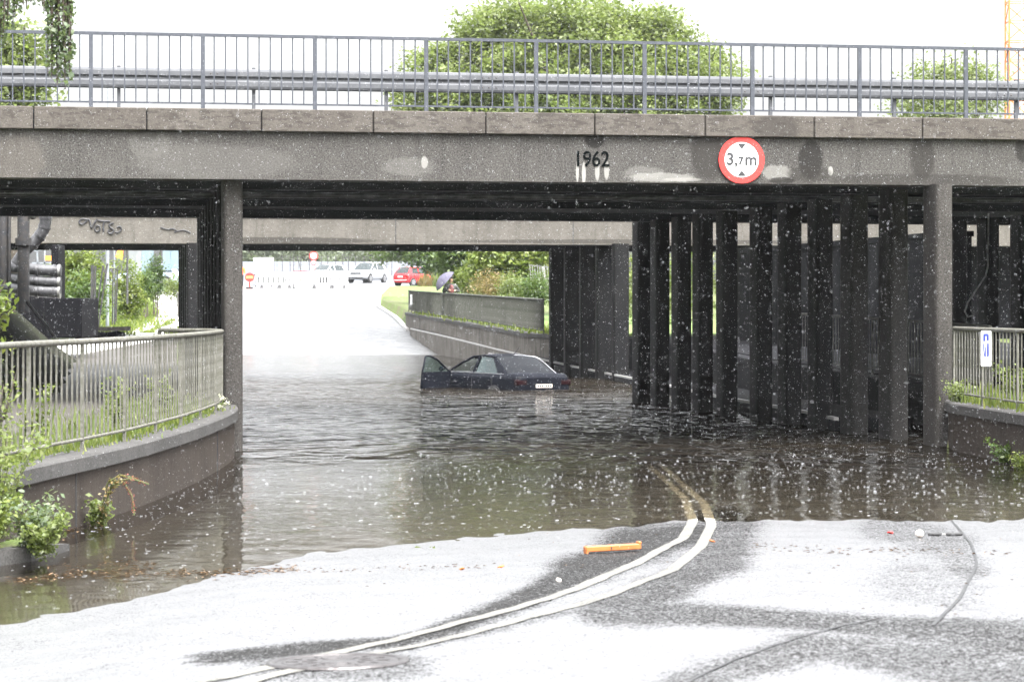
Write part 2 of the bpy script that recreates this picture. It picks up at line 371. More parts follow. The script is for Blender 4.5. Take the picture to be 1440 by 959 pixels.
# wet road: water film (attribute 'film') over dark asphalt
def roadmat():
    t = NT('wet asphalt'); co_ = t.coord('Object')
    film = t.n('Attribute', attribute_name='film').outputs['Fac']
    n1 = t.noise(co_, 1.3, 6, .65); n2 = t.noise(co_, 30, 4, .75); n3 = t.noise(co_, 75, 2, .7)
    f = t.math('ADD', film, t.math('ADD', t.math('MULTIPLY', t.math('SUBTRACT', n1, .5), .7), t.math('MULTIPLY', t.math('SUBTRACT', t.math('ADD', t.math('MULTIPLY', n2, .5), t.math('MULTIPLY', n3, .5)), .5), 6.0)))
    m = t.math('MULTIPLY', t.ramp(f, .34, .66), t.math('MULTIPLY', t.ramp(n3, .36, .54, .84, 1), t.ramp(t.noise(co_, 1.7, 6, .75), .32, .6, .88, 1)))
    stone = t.mix(t.ramp(t.noise(co_, 110, 2, .7), .5, .68), (.011, .011, .0115), (.07, .068, .063))
    patch = t.mix(t.ramp(n1, .35, .65), stone, t.mix(.35, stone, (.01, .01, .01)))
    dry = t.bsdf(patch, .8, 0, .05, t.bump(t.math('ADD', n2, n3), .6, .012))
    wetn = t.math('ADD', t.math('MULTIPLY', n3, .5), n2)
    wet = t.bsdf((.07, .07, .073), .42, 0, 1.0, t.bump(wetn, .12, .006), Coat_Weight=1., Coat_Roughness=.42)
    bp2 = t.bump(wetn, .5, .012); t.l(bp2, wet.node.inputs['Coat Normal'])
    ms = t.n('MixShader'); t.l(m, ms.inputs[0]); t.l(dry, ms.inputs[1]); t.l(wet, ms.inputs[2])
    return t.done(ms.outputs[0])
M['road'] = roadmat()
def linemat():
    t = NT('worn road paint'); co_ = t.coord('Object')
    n1 = t.noise(co_, 60, 3, .7); n2 = t.noise(co_, 3, 4, .6)
    w = t.math('MULTIPLY', t.ramp(n1, .44, .62), t.ramp(n2, .35, .62, .25, 1))
    col = t.mix(w, (.14, .137, .122), (.03, .03, .03))
    return t.done(t.bsdf(col, .6, 0, .25, t.bump(n1, .3, .004), Coat_Weight=.08, Coat_Roughness=.4))
M['line'] = linemat()
M['linewet'] = simple('brightened road paint', (.42, .41, .38), (.3, .295, .27), 8, .6)  # line paint made brighter so it stays visible under water
def groundmat():
    t = NT('rough grass and soil'); co_ = t.coord('Object')
    a = t.noise(co_, .8, 6, .7); b = t.noise(co_, 14, 4, .7)
    g = t.mix(t.ramp(b, .3, .7), (.05, .08, .02), (.11, .14, .04)); s_ = t.mix(t.ramp(b, .3, .7), (.07, .055, .04), (.12, .10, .08))
    return t.done(t.bsdf(t.mix(t.ramp(a, .35, .55), s_, g), .9, 0, .2, t.bump(b, .8, .05)))
M['ground'] = groundmat()
M['grassmat'] = simple('mown grass', (.10, .15, .03), (.07, .12, .025), 2, .9, 0, .6, 40)
def pavemat(name, c1, c2, sx, sy, joint):
    t = NT(name); co_ = t.coord('Object')
    br = t.n('TexBrick'); br.inputs['Color1'].default_value = (*c1, 1); br.inputs['Color2'].default_value = (*c2, 1); br.inputs['Mortar'].default_value = (*joint, 1)
    br.inputs['Scale'].default_value = 1; br.inputs['Brick Width'].default_value = sx; br.inputs['Row Height'].default_value = sy; br.inputs['Mortar Size'].default_value = .02; br.inputs['Mortar Smooth'].default_value = .3
    t.l(co_, br.inputs[0]); n = t.noise(co_, 6, 5, .7)
    col = t.mix(t.math('MULTIPLY', t.ramp(n, .4, .7), .6), br.outputs[0], tuple(x*.5 for x in c1))
    return t.done(t.bsdf(col, .6, 0, .35, t.bump(n, .3, .01), Coat_Weight=.25, Coat_Roughness=.45))
M['pave'] = pavemat('wet pavement', (.05, .044, .04), (.065, .057, .052), .8, .4, (.02, .02, .015))
M['path'] = pavemat('wet path slabs', (.5, .49, .47), (.42, .41, .4), 1.1, .9, (.08, .12, .04))
M['kerb'] = simple('wet granite kerb', (.4, .39, .38), (.28, .27, .26), 10, .3, 0, .2)
def watermat():
    t = NT('muddy flood water'); co_ = t.coord('Object')
    sep = t.n('SeparateXYZ'); t.l(co_, sep.inputs[0]); Y = sep.outputs[1]; X = sep.outputs[0]
    clar = t.n('Attribute', attribute_name='clarity').outputs['Fac']
    # chop: stronger out in the open water under and beyond the bridge, finer rings of rain close by
    w1 = t.noise(t.coord('Object', (1.3, .75, 1)), 1.0, 2, .5, .2); w2 = t.noise(t.coord('Object', (1.2, .8, 1)), 2.3, 1, .5); w3 = t.noise(t.coord('Object', (.5, 1.6, 1)), 7, 2, .6)
    wind = t.ramp(t.noise(co_, .12, 2), .3, .7, .6, 1.2)
    amp = t.math('MULTIPLY', t.math('MULTIPLY', t.ramp(Y, 34, 46, .035, 1.0), t.ramp(Y, 66, 100, 1, .012)), wind)
    h = t.math('MULTIPLY', w1, amp); h = t.math('ADD', h, t.math('MULTIPLY', w2, t.math('MULTIPLY', amp, .45))); h = t.math('ADD', h, t.math('MULTIPLY', w3, t.ramp(Y, 22, 36, .002, .016)))
    nrm = t.bump(h, 1.0, .55)
    mud = t.mix(t.ramp(t.noise(co_, .35, 4), .3, .7), (.024, .0192, .014), (.0175, .0148, .0116))
    body = t.n('BsdfDiffuse'); t.l(mud, body.inputs[0])
    tr = t.n('BsdfTransparent'); tr.inputs[0].default_value = (.8, .74, .62, 1)
    mb = t.n('MixShader'); t.l(clar, mb.inputs[0]); t.l(body.outputs[0], mb.inputs[1]); t.l(tr.outputs[0], mb.inputs[2])
    gl = t.n('BsdfGlossy'); gl.inputs['Roughness'].default_value = .04; t.l(nrm, gl.inputs['Normal'])
    fr = t.n('Fresnel'); fr.inputs[0].default_value = 1.33; t.l(nrm, fr.inputs['Normal'])
    ms = t.n('MixShader'); t.l(fr.outputs[0], ms.inputs[0]); t.l(mb.outputs[0], ms.inputs[1]); t.l(gl.outputs[0], ms.inputs[2])
    return t.done(ms.outputs[0])
M['water'] = watermat()
t = NT('rain water'); d = t.n('BsdfDiffuse'); d.inputs[0].default_value = (.85, .87, .9, 1); q = t.n('BsdfTranslucent'); q.inputs[0].default_value = (.9, .92, .95, 1); m_ = t.n('MixShader'); m_.inputs[0].default_value = .5
t.l(d.outputs[0], m_.inputs[1]); t.l(q.outputs[0], m_.inputs[2]); tp = t.n('BsdfTransparent'); m3 = t.n('MixShader'); m3.inputs[0].default_value = .6; t.l(m_.outputs[0], m3.inputs[1]); t.l(tp.outputs[0], m3.inputs[2]); M['rain'] = t.done(m3.outputs[0])

# ------------------------------------------------------------------ terrain, road, water
def np_mesh(name, V, Fq, mat, smooth=True):
    me = bpy.data.meshes.new(name); V = np.asarray(V, dtype=np.float32); Fq = np.asarray(Fq, dtype=np.int32)
    me.vertices.add(len(V)); me.vertices.foreach_set('co', V.ravel())
    k = Fq.shape[1]; me.loops.add(Fq.size); me.loops.foreach_set('vertex_index', Fq.ravel())
    me.polygons.add(len(Fq)); me.polygons.foreach_set('loop_start', np.arange(0, Fq.size, k, dtype=np.int32)); me.polygons.foreach_set('loop_total', np.full(len(Fq), k, dtype=np.int32))
    me.update(calc_edges=True)
    if smooth: me.polygons.foreach_set('use_smooth', np.ones(len(Fq), dtype=bool))
    if mat: me.materials.append(mat)
    return me
def gridfaces(nr, nc):
    i, j = np.meshgrid(np.arange(nr-1), np.arange(nc-1), indexing='ij'); a = (i*nc+j).ravel()
    return np.stack([a, a+1, a+nc+1, a+nc], 1)
# emb: height of the embankments that carry the bridge roads, outside the opening
def bankz(x, y, side):
    z = bz(y)
    return z
rows = []
ys = list(np.arange(2, 60, 1.5))+list(np.arange(60, 210, 3))+[202.9, 203.1]+list(np.arange(215, 420, 12))+[600, 1000, 2000, 4000]
ys = sorted(ys)
for y in ys:
    l, r = xl(y), xr(y); b = bz(y) if y > 24 else ip(y, [2, 16, 24], [.75, .3, .5])
    row = []
    for dx in (1500, 400, 120, 50, 25, 12, 6, 3, 1, .2):
        zz = b
        row.append((l-dx, y, zz-.02))
    for k in range(9):
        x = l-.05+(r-l+.1)*k/8; row.append((x, y, roadz(x, y)-.12))
    for dx in (.2, 1, 3, 6, 12, 25, 50, 120, 400, 1500):
        row.append((r+dx, y, b-.02 if y < 203 else roadz(r, y)-.12))
    rows.append(row)
V = np.array(rows).reshape(-1, 3)
structure(link('ground', np_mesh('ground', V, gridfaces(len(rows), len(rows[0])), M['ground'])))
def seg_dist(px, py, poly):
    d = np.full(px.shape, 1e9)
    for (x0, y0, w0), (x1, y1, w1) in zip(poly[:-1], poly[1:]):
        dx, dy = x1-x0, y1-y0; t_ = np.clip(((px-x0)*dx+(py-y0)*dy)/(dx*dx+dy*dy), 0, 1)
        d = np.minimum(d, np.hypot((px-x0-t_*dx), (py-y0-t_*dy)*2.2)/(w0+t_*(w1-w0)))
    return d
def film(u, v):                                # where the running water leaves the coarse asphalt bare
    bare = [([(285,926,14),(430,912,16),(560,902,12),(650,876,18),(740,842,22),(820,800,34),(900,765,42),(975,750,26)], .95),
            ([(1015,738,40),(1010,790,34),(930,830,34),(850,860,32),(960,862,26),(1130,872,22),(1300,885,30),(1440,900,46)], .72),
            ([(1130,905,26),(1300,930,50),(1440,950,50)], .62), ([(960,960,30),(1120,915,34)], .6),
            ([(1250,742,34),(1330,765,34),(1360,800,26)], .5), ([(1290,815,50),(1340,835,40)], .35), ([(395,936,34),(560,938,34)], .55), ([(500,925,14),(700,882,11),(850,846,11),(960,800,11)], .5), ([(430,430,60),(470,450,40),(560,470,50)], .35)]
    f = np.full(u.shape, 1.02)
    for poly, k in bare:
        d = seg_dist(u, v, poly); f = np.minimum(f, 1.02-k*np.clip(1.9-d, 0, 1.)*1.0)
    return f
def road_grid(name, ylist, ncol, xs=None):
    Vs = []
    for y in ylist:
        l, r = xl(y)-.1, xr(y)+.1
        x = np.linspace(l, r, ncol) if xs is None else xs
        Vs.append(np.stack([x, np.full(len(x), y), roadz_np(x, np.full(len(x), y))], 1))
    V = np.concatenate(Vs); me = np_mesh(name, V, gridfaces(len(ylist), len(Vs[0])), M['road'])
    u = 720+V[:,0]/V[:,1]*F; v = HOR+(CZ-V[:,2])*F/V[:,1]
    f = np.where((V[:,1] < 30) | (V[:,1] > 115), film(u, v), 1.3); a = me.attributes.new('film', 'FLOAT', 'POINT'); a.data.foreach_set('value', f.astype(np.float32))
    return link(name, me)
structure(road_grid('road', list(np.arange(3, 10.5, .5))+list(np.arange(10.6, 34, .06))+list(np.arange(34, 60, 1.5))+list(np.arange(60, 202, 2))+[202.9, 203.1]+list(np.arange(208, 400, 8)), 180))
def line_strip(pts_px, w, name):
    P = [G(u, v) for u, v in pts_px]
    # resample
    Q = []
    for a, b in zip(P[:-1], P[1:]):
        n = max(1, int((b-a).length/.15)); Q += [a.lerp(b, i/n) for i in range(n)]
    Q.append(P[-1])
    for _ in range(6): Q = [Q[0]]+[(Q[i-1]+Q[i]*2+Q[i+1])/4 for i in range(1, len(Q)-1)]+[Q[-1]]
    rows = []
    for i, p in enumerate(Q):
        d = (Q[min(i+1, len(Q)-1)]-Q[max(i-1, 0)]); n = Vector((d.y, -d.x, 0)).normalized()*w/2
        row = []
        for s_ in (-1, 0, 1):
            x, y = p.x+n.x*s_, p.y+n.y*s_; row.append((x, y, roadz(x, y)+.006))
        rows.append(row)
    if 'seam' in name: return structure(MB().grid(rows).build(name, M['tar']))
    k = max(i for i, r_ in enumerate(rows) if r_[1][1] < 27.05)
    structure(MB().grid(rows[k:]).build(name, M['linewet']))       # submerged stretch, same paint brightened to show through the water
    return structure(MB().grid(rows[:k+1]).build(name, M['line']))
line_strip([(250,990),(350,959),(500,925),(620,900),(700,880),(850,840),(940,805),(985,770),(1001,738),(990,708),(945,668),(915,640)], .10, 'road_marking')
line_strip([(180,980),(290,959),(400,936),(560,899),(700,862),(820,825),(900,790),(960,758),(975,733),(962,700),(930,670),(900,645)], .10, 'road_marking')
line_strip([(1338,732),(1366,765),(1374,795),(1352,838),(1312,880)], .022, 'road_seam')
line_strip([(1240,868),(1130,893),(1040,925),(975,955),(940,975)], .018, 'road_seam')
# water
Vs = []
wy = list(np.arange(12, 60, .4))+list(np.arange(60, 130, 2)); wx = np.arange(-20, 12.01, .4)
for y in wy: Vs.append(np.stack([wx, np.full(len(wx), y), np.zeros(len(wx))], 1))
V = np.concatenate(Vs); me = np_mesh('water', V, gridfaces(len(wy), len(wx)), M['water'])
dep = np.maximum(0, -roadz_np(V[:,0], V[:,1])); dep = np.where(V[:,1] > 100, 9, dep)
a = me.attributes.new('clarity', 'FLOAT', 'POINT'); a.data.foreach_set('value', np.exp(-dep*2.6).astype(np.float32))
structure(link('water', me))

def strip(name, cl, w0, w1, mat, th=.1, dz=0):      # cl: [(x,y,z)], offsets across to the right (w1) and left (w0)
    mb = MB(); top, = [[]]
    L, Rr = [], []
    for i, p in enumerate(cl):
        p = Vector(p); q = Vector(cl[min(i+1, len(cl)-1)])-Vector(cl[max(i-1, 0)]); n = Vector((q.y, -q.x, 0)).normalized()
        L.append(p-n*w0+Vector((0,0,dz))); Rr.append(p+n*w1+Vector((0,0,dz)))
    rows = [[l-Vector((0,0,th)), l, r, r-Vector((0,0,th))] for l, r in zip(L, Rr)]
    mb.grid(rows, smooth=False)
    mb.add(rows[0], [(0,1,2,3)]); mb.add(rows[-1], [(3,2,1,0)])
    return mb.build(name, mat)
def dense(ylist, fx, z): return [(fx(y), y, z(y) if callable(z) else z) for y in ylist]
# left wall with coping
LWY = [20, 21, 22, 23, 24, 25, 26, 27, 28, 29, 30, 31, 32, 33, 34, 35, 36, 37, 38, 39, 40, 41]
def smooth_x(f, y, k=1.2): return (f(y-k)+2*f(y)+f(y+k))/4
def wall(name, label, ylist, fx, side, topz, zb, mat, cmat, th=.3, cop=.05, ch=.15, cw=.36, group=None):
    """side: +1 wall stands left of the water, -1 right"""
    root = empty(name, (fx(ylist[0]), ylist[0], 0)); tag(root, label, 'wall', group)
    o = Vector(root.location)
    cl = [Vector((smooth_x(fx, y), y, topz(y)-ch+.002))-o for y in ylist]
    mb = MB(); rows = []; rc = []
    for i, p in enumerate(cl):
        q = cl[min(i+1, len(cl)-1)]-cl[max(i-1, 0)]; n = Vector((q.y, -q.x, 0)).normalized()*side   # towards the water
        f, b = p, p-n*th
        rows.append([Vector((f.x, f.y, zb)), f, b, Vector((b.x, b.y, zb))])
        f2, b2 = p+n*cop, p-n*cw; up = Vector((0,0,ch))
        rc.append([f2, f2+up-Vector((0,0,.02)), f2+up-n*.02, b2+up, b2])
    mb.grid(rows, smooth=False); mb.add(rows[0], [(0,1,2,3)]); mb.add(rows[-1], [(3,2,1,0)])
    mb.build('wall_face', mat, root)
    mc = MB(); mc.grid(rc, smooth=False); mc.add(rc[0], [(0,1,2,3,4)]); mc.add(rc[-1], [(4,3,2,1,0)]); mc.build('coping', cmat, root)
    # expansion joints
    for j in range(6, len(cl)-2, 9):
        q = cl[j+1]-cl[j-1]; n = Vector((q.y, -q.x, 0)).normalized()*side; p = cl[j]
        MB().bar(p+n*.004+Vector((0,0,-1.2)), p+n*.004, .015).build('joint', M['ink'], root)
    return root
wall('retaining_wall', 'low curved concrete wall at the left of the flood under the grey bar railing', LWY, xl, 1, lambda y: .68, -.9, M['wall'], M['coping'])
wall('retaining_wall', 'low dark concrete wall at the right edge below the railing with the small sign', [24, 26, 28, 30, 32, 34, 35, 36, 37, 38, 39, 40, 41, 41.6], xr, -1, lambda y: .70, -.9, M['wall'], M['coping'])
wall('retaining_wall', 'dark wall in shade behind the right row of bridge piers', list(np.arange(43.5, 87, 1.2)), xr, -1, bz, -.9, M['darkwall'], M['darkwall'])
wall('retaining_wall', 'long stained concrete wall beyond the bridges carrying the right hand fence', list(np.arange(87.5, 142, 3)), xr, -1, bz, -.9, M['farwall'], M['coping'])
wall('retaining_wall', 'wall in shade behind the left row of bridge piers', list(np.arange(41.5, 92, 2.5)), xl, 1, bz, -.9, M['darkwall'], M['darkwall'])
wall('retaining_wall', 'wall under the short fence seen beside the slab path beyond the bridges', list(np.arange(92, 129, 3)), xl, 1, bz, -.9, M['farwall'], M['coping'])
# pavements and kerbs
structure(strip('pavement', [(smooth_x(xl, y)-1.5, y, .665 if y < 42 else bz(y)) for y in np.arange(20, 92, 2.)], 1.8, 1.1, M['pave'], .1, .012))
KY = [46, 48, 57, 68, 80, 86, 88, 100, 120, 135]; KX = [5.6, 5.3, 4.2, 3.75, 2.85, 1.15, .8, -.6, -3.15, -5.0]; KZ = [.2, .25, .27, .2, .16, .42, .47, .59, .88, 1.05]
kp = [(ip(y, KY, KX), y, ip(y, KY, KZ)) for y in np.arange(46.5, 136, 1.5)]
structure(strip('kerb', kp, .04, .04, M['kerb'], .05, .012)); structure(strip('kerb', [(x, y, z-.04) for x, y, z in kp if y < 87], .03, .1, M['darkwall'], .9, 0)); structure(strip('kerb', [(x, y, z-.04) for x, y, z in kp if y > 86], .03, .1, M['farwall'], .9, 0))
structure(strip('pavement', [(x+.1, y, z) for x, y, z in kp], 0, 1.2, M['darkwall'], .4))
structure(strip('kerb', [(xr(y)-.05, y, max(roadz(xr(y), y), 0)+.12) for y in [139, 143, 147, 151, 156, 162, 168, 176, 183, 190, 195, 198]], .12, .12, M['kerb'], .4))
structure(strip('grass_verge', [(xr(y)+.9, y, max(roadz(xr(y), y)+.13, bz(y)-.05 if y < 145 else 0)) for y in [141.5, 147, 151, 156, 162, 168, 176, 183, 190, 195, 198]], .8, 14, M['grassmat'], .4))
structure(strip('path', [(ip(y, [84, 110, 140, 180, 210], [-11.2, -13.6, -17.2, -22.8, -26.5]), y, bz(y)+.02) for y in np.arange(60, 205, 5.)], .95, .95, M['path'], .06, .01))
# ------------------------------------------------------------------ road bridge
TH = math.atan(.1804)
B1 = empty('road_bridge', (0, 40.29, 0), TH); tag(B1, 'concrete road bridge of 1962 spanning the flooded road nearest the camera', 'bridge')
def loc1(x, y): return (Matrix.Rotation(-TH, 3, 'Z') @ Vector((x, y-40.29, 0)))
MB().box((0, .3, 4.295), (60, .6, .69)).build('front_beam', M['beam'], B1)
# deck: rear edge a little skewed; its underside is ribbed
RA, RB = loc1(-9.05, 56.0), loc1(2.7, 59.4)
def rearb(a_): return RA.y+(a_-RA.x)/(RB.x-RA.x)*(RB.y-RA.y)
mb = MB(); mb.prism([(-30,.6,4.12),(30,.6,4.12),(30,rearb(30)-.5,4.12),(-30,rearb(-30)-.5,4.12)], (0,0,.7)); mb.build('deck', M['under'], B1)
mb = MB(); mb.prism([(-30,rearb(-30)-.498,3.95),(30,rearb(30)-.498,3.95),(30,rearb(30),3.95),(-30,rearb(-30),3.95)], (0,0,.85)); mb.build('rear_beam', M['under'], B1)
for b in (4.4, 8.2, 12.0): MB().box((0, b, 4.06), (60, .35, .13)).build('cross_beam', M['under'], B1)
# parapet panels
ju = [-300, -145, 47, 206, 367, 524, 682, 835, 990, 1143, 1295, 1443, 1590, 1740]
ja = [a_of(u) for u in ju]; ja = [ja[0]-22]+ja+[ja[-1]+22]
for k in range(len(ja)-1):
    a0, a1 = ja[k]+.008, ja[k+1]-.008
    mb = MB().box(((a0+a1)/2, .12, 4.805), (a1-a0, .4, .325), bev=.012); mb.build('parapet_panel', M['parapet'], B1)
MB().box((0, .13, 4.79), (60, .3, .27)).build('parapet_core', M['under'], B1)
# underside pipe, tidy line along the soffit
MB().tube([(-30, 6.2, 3.98), (30, 6.2, 3.98)], .05).build('conduit', M['pipe'], B1)
def pier_mesh(w, d, z0, z1, name='pier', mat=None):
    n = 20; ring = []
    for k in range(n):
        t_ = 2*math.pi*(k+.5)/n; c, s_ = math.cos(t_), math.sin(t_); e = .35
        ring.append((math.copysign(abs(c)**e, c)*w/2, math.copysign(abs(s_)**e, s_)*d/2))
    rows = [[(x, y, z) for x, y in ring+[ring[0]]] for z in (z0, z1)]
    mb = MB(); mb.grid(rows, smooth=True); me = mb.mesh(name); me.materials.append(mat or M['pier']); return me
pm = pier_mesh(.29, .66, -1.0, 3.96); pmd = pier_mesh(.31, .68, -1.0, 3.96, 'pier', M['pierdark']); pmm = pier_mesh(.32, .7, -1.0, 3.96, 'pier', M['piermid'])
def put_pier(me, x, y, parent, loc, rz=0):
    o = link('pier', me, parent); p = loc(x, y); o.location = (p.x, p.y, 0); o.rotation_euler = (0,0,rz); return o
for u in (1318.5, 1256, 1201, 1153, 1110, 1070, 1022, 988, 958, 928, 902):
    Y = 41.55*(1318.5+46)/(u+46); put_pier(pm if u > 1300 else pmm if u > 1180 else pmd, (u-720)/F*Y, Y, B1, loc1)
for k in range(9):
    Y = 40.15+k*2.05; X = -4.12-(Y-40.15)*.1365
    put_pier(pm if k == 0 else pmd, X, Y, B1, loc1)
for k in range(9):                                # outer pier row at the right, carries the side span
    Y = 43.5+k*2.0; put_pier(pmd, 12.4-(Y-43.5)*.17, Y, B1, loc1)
# numerals
me = text_mesh('1962', .32, .008, .003); me.materials.append(M['letters'])
o = link('numerals', me, B1); o.location = (a_of(832), -.004, 4.285); o.rotation_euler = (R(90), 0, 0); o.scale = (.86, 1, 1)
# drain hole under a joint
# unseen abutments, added so no light leaks in through the side spans
mb = MB().box((-17.5, 8.5, 2), (3, 17, 4.3)); mb.build('abutment', M['darkwall'], B1)  # unseen, added to keep light out of the left side span
mb = MB().box((17.0, 8.5, 2), (3, 17, 4.3)); mb.build('abutment', M['darkwall'], B1)  # unseen, added to keep light out of the right side span
# railing on the bridge
RL = empty('bridge_railing', (0, 40.29, 4.9675), TH); tag(RL, 'blue grey steel bar railing along the top edge of the near bridge', 'railing')
pu = [-190, -30, 128, 286, 444, 601, 756, 909, 1061, 1212, 1362, 1510, 1650]
MB().box(((a_of(-230)+a_of(1680))/2, .12, 1.075), (a_of(1680)-a_of(-230), .05, .045)).build('top_rail', M['railpaint'], RL)
MB().box(((a_of(-230)+a_of(1680))/2, .12, .085), (a_of(1680)-a_of(-230), .03, .025)).build('bottom_rail', M['railpaint'], RL)
pme = MB().box((0,0,.526), (.058,.05,1.052)).mesh('post'); pme.materials.append(M['railpaint'])
bme = MB().box((0,0,.575), (.02,.016,.955)).mesh('baluster'); bme.materials.append(M['railpaint'])
for i, u in enumerate(pu):
    o = link('post', pme, RL); o.location = (a_of(u), .12, 0)
    if i < len(pu)-1:
        a0, a1 = a_of(u), a_of(pu[i+1])
        for k in range(1, 10):
            if u < -100 or u > 1500: continue
            o = link('baluster', bme, RL); o.location = (a0+(a1-a0)*k/10, .12, 0)
# crash barrier
GR = empty('crash_barrier', (0, 40.29, 4.9), TH); tag(GR, 'grey steel crash barrier behind the railing on the near bridge', 'crash barrier')
def wbeam(b, z0, x0=-16, x1=16):
    prof = [(0,.31),(-.022,.295),(-.034,.265),(-.034,.2),(-.004,.17),(-.004,.145),(-.034,.115),(-.034,.05),(-.022,.015),(0,0)]
    return MB().grid([[(x, b+p[0], z0+p[1]) for p in prof] for x in (x0, x1)], smooth=False)
wbeam(1.2, .44).build('beam', M['guard'], GR)
gp = MB().box((0,0,.36), (.05,.06,.84)).mesh('post'); gp.materials.append(M['guard'])
for k in range(-8, 9): o = link('post', gp, GR); o.location = (k*2+.3, 1.28, 0)
for k in range(-4, 5):
    mb = MB()
    for dx in (-.05, .05, .16):
        for dz in (.52, .67): mb.ball((k*4.1+dx-.2, 1.115, dz), .014, 6, 4)
    mb.build('bolts', M['darksteel'], GR)
RL2 = empty('bridge_railing', (0, 40.29, 4.85), TH); tag(RL2, 'thin bar railing on the far side of the near bridge, seen below the crash barrier', 'railing')
rb = 15.3
MB().box((0, rb, 1.0), (40, .05, .045)).build('top_rail', M['railpaint'], RL2); MB().box((0, rb, .1), (40, .03, .03)).build('bottom_rail', M['railpaint'], RL2)
b2m = MB().box((0,0,.52), (.022,.018,.93)).mesh('baluster'); b2m.materials.append(M['railpaint'])
for k in range(-50, 50): o = link('baluster', b2m, RL2); o.location = (k*.235, rb, 0)
# height limit sign
SG = empty('height_limit_sign', (0, 40.29, 0), TH); tag(SG, 'round red and white height limit sign reading 3,7 m on the bridge beam', 'sign')
sa, sz = a_of(1042), 4.303
MB().disc((sa, -.03, sz), .352, (0,-1,0), .012, 64).build('red_ring', M['red'], SG)
MB().disc((sa, -.043, sz), .262, (0,-1,0), .003, 64).build('white_face', M['signwhite'], SG)
for s_ in (1, -1):
    z0 = sz+s_*.256; z1 = sz+s_*.17
    MB().prism([(sa-.068, -.047, z0-s_*.012), (sa+.068, -.047, z0-s_*.012), (sa+.012, -.047, z1), (sa-.012, -.047, z1)], (0,-.003,0)).build('black_triangle', M['ink'], SG)
for txt, dx, size, dz in (('3,', -.15, .25, .0), ('7', -.015, .16, -.022), ('m', .14, .25, -.002)):
    me = text_mesh(txt, size, .002, .006); me.materials.append(M['ink']); o = link('lettering', me, SG); o.location = (sa+dx, -.05, sz+dz); o.rotation_euler = (R(90),0,0)
for dz in (.15, -.15): MB().box((sa, -.016, sz+dz), (.5, .026, .04)).build('bracket', M['galv'], SG)
# ------------------------------------------------------------------ second bridge
P0, P1 = Vector((-12.2, 77.3, 0)), Vector((3.1, 79.4, 0)); T2 = math.atan2(P1.y-P0.y, P1.x-P0.x)
O2 = Vector((0, P0.y+(0-P0.x)*(P1.y-P0.y)/(P1.x-P0.x), 0))
B2 = empty('rail_bridge', O2, T2); tag(B2, 'second concrete bridge behind the first, pale beam with dark graffiti', 'bridge')
def loc2(x, y): return (Matrix.Rotation(-T2, 3, 'Z') @ (Vector((x, y, 0))-O2))
MB().box((0, .4, 4.3), (70, .8, .78)).build('front_beam', M['fascia2'], B2)
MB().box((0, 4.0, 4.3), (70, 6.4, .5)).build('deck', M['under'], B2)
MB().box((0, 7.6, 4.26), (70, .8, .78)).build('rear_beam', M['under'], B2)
MB().box((0, .35, 4.78), (70, .8, .18)).build('coping', M['parapet'], B2)
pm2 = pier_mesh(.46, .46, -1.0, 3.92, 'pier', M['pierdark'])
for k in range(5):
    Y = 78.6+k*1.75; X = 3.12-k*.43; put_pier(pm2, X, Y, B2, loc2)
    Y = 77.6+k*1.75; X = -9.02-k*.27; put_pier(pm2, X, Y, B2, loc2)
MB().box((loc2(7.3, 82).x+6, 4.5, 2), (12, 6, 3.9)).build('abutment', M['darkwall'], B2)
mb = MB().box((loc2(-20.6, 82).x-3, 4.5, 2), (6, 6, 3.9)); mb.build('abutment', M['darkwall'], B2)
for px in (893-720, 155-720):
    pass
for u in (333, 560, 815): 
    x_ = (u-720)/F*78.5; MB().box((loc2(x_, 78).x, -.002, 4.3), (.02, .01, .78)).build('joint', M['ink'], B2)
# graffiti on the second bridge: looping letters
def graf(pts, th=.035):
    Y = 77.8; out = []
    for u, v in pts:
        p = at(u, v, Y); q = loc2(p.x, p.y); out.append(Vector((q.x, -.02, p.z)))
    Q = out
    for _ in range(3):
        N = [Q[0]]
        for a_, b_ in zip(Q[:-1], Q[1:]): N += [a_.lerp(b_, .25), a_.lerp(b_, .75)]
        Q = N+[Q[-1]]
    return MB().tube(Q, th, 5)
GRAF = [[(124,310),(116,308),(111,313),(114,317),(121,314),(124,308),(127,312),(129,324),(132,316),(137,309)],
        [(136,318),(133,323),(136,327),(141,325),(141,319),(137,318)],[(138,311),(146,312),(155,312)],[(147,312),(145,320),(146,326)],
        [(160,314),(153,317),(155,321),(161,324),(158,330),(151,328),(155,323)],[(165,320),(170,319),(171,324),(166,328),(162,327)],[(226,320),(236,324),(243,321),(250,326)],[(245,327),(258,323),(268,328)]]
for g in GRAF: graf(g, .027 if g[0][0] < 200 else .018).build('graffiti_stroke', M['ink'], B2)

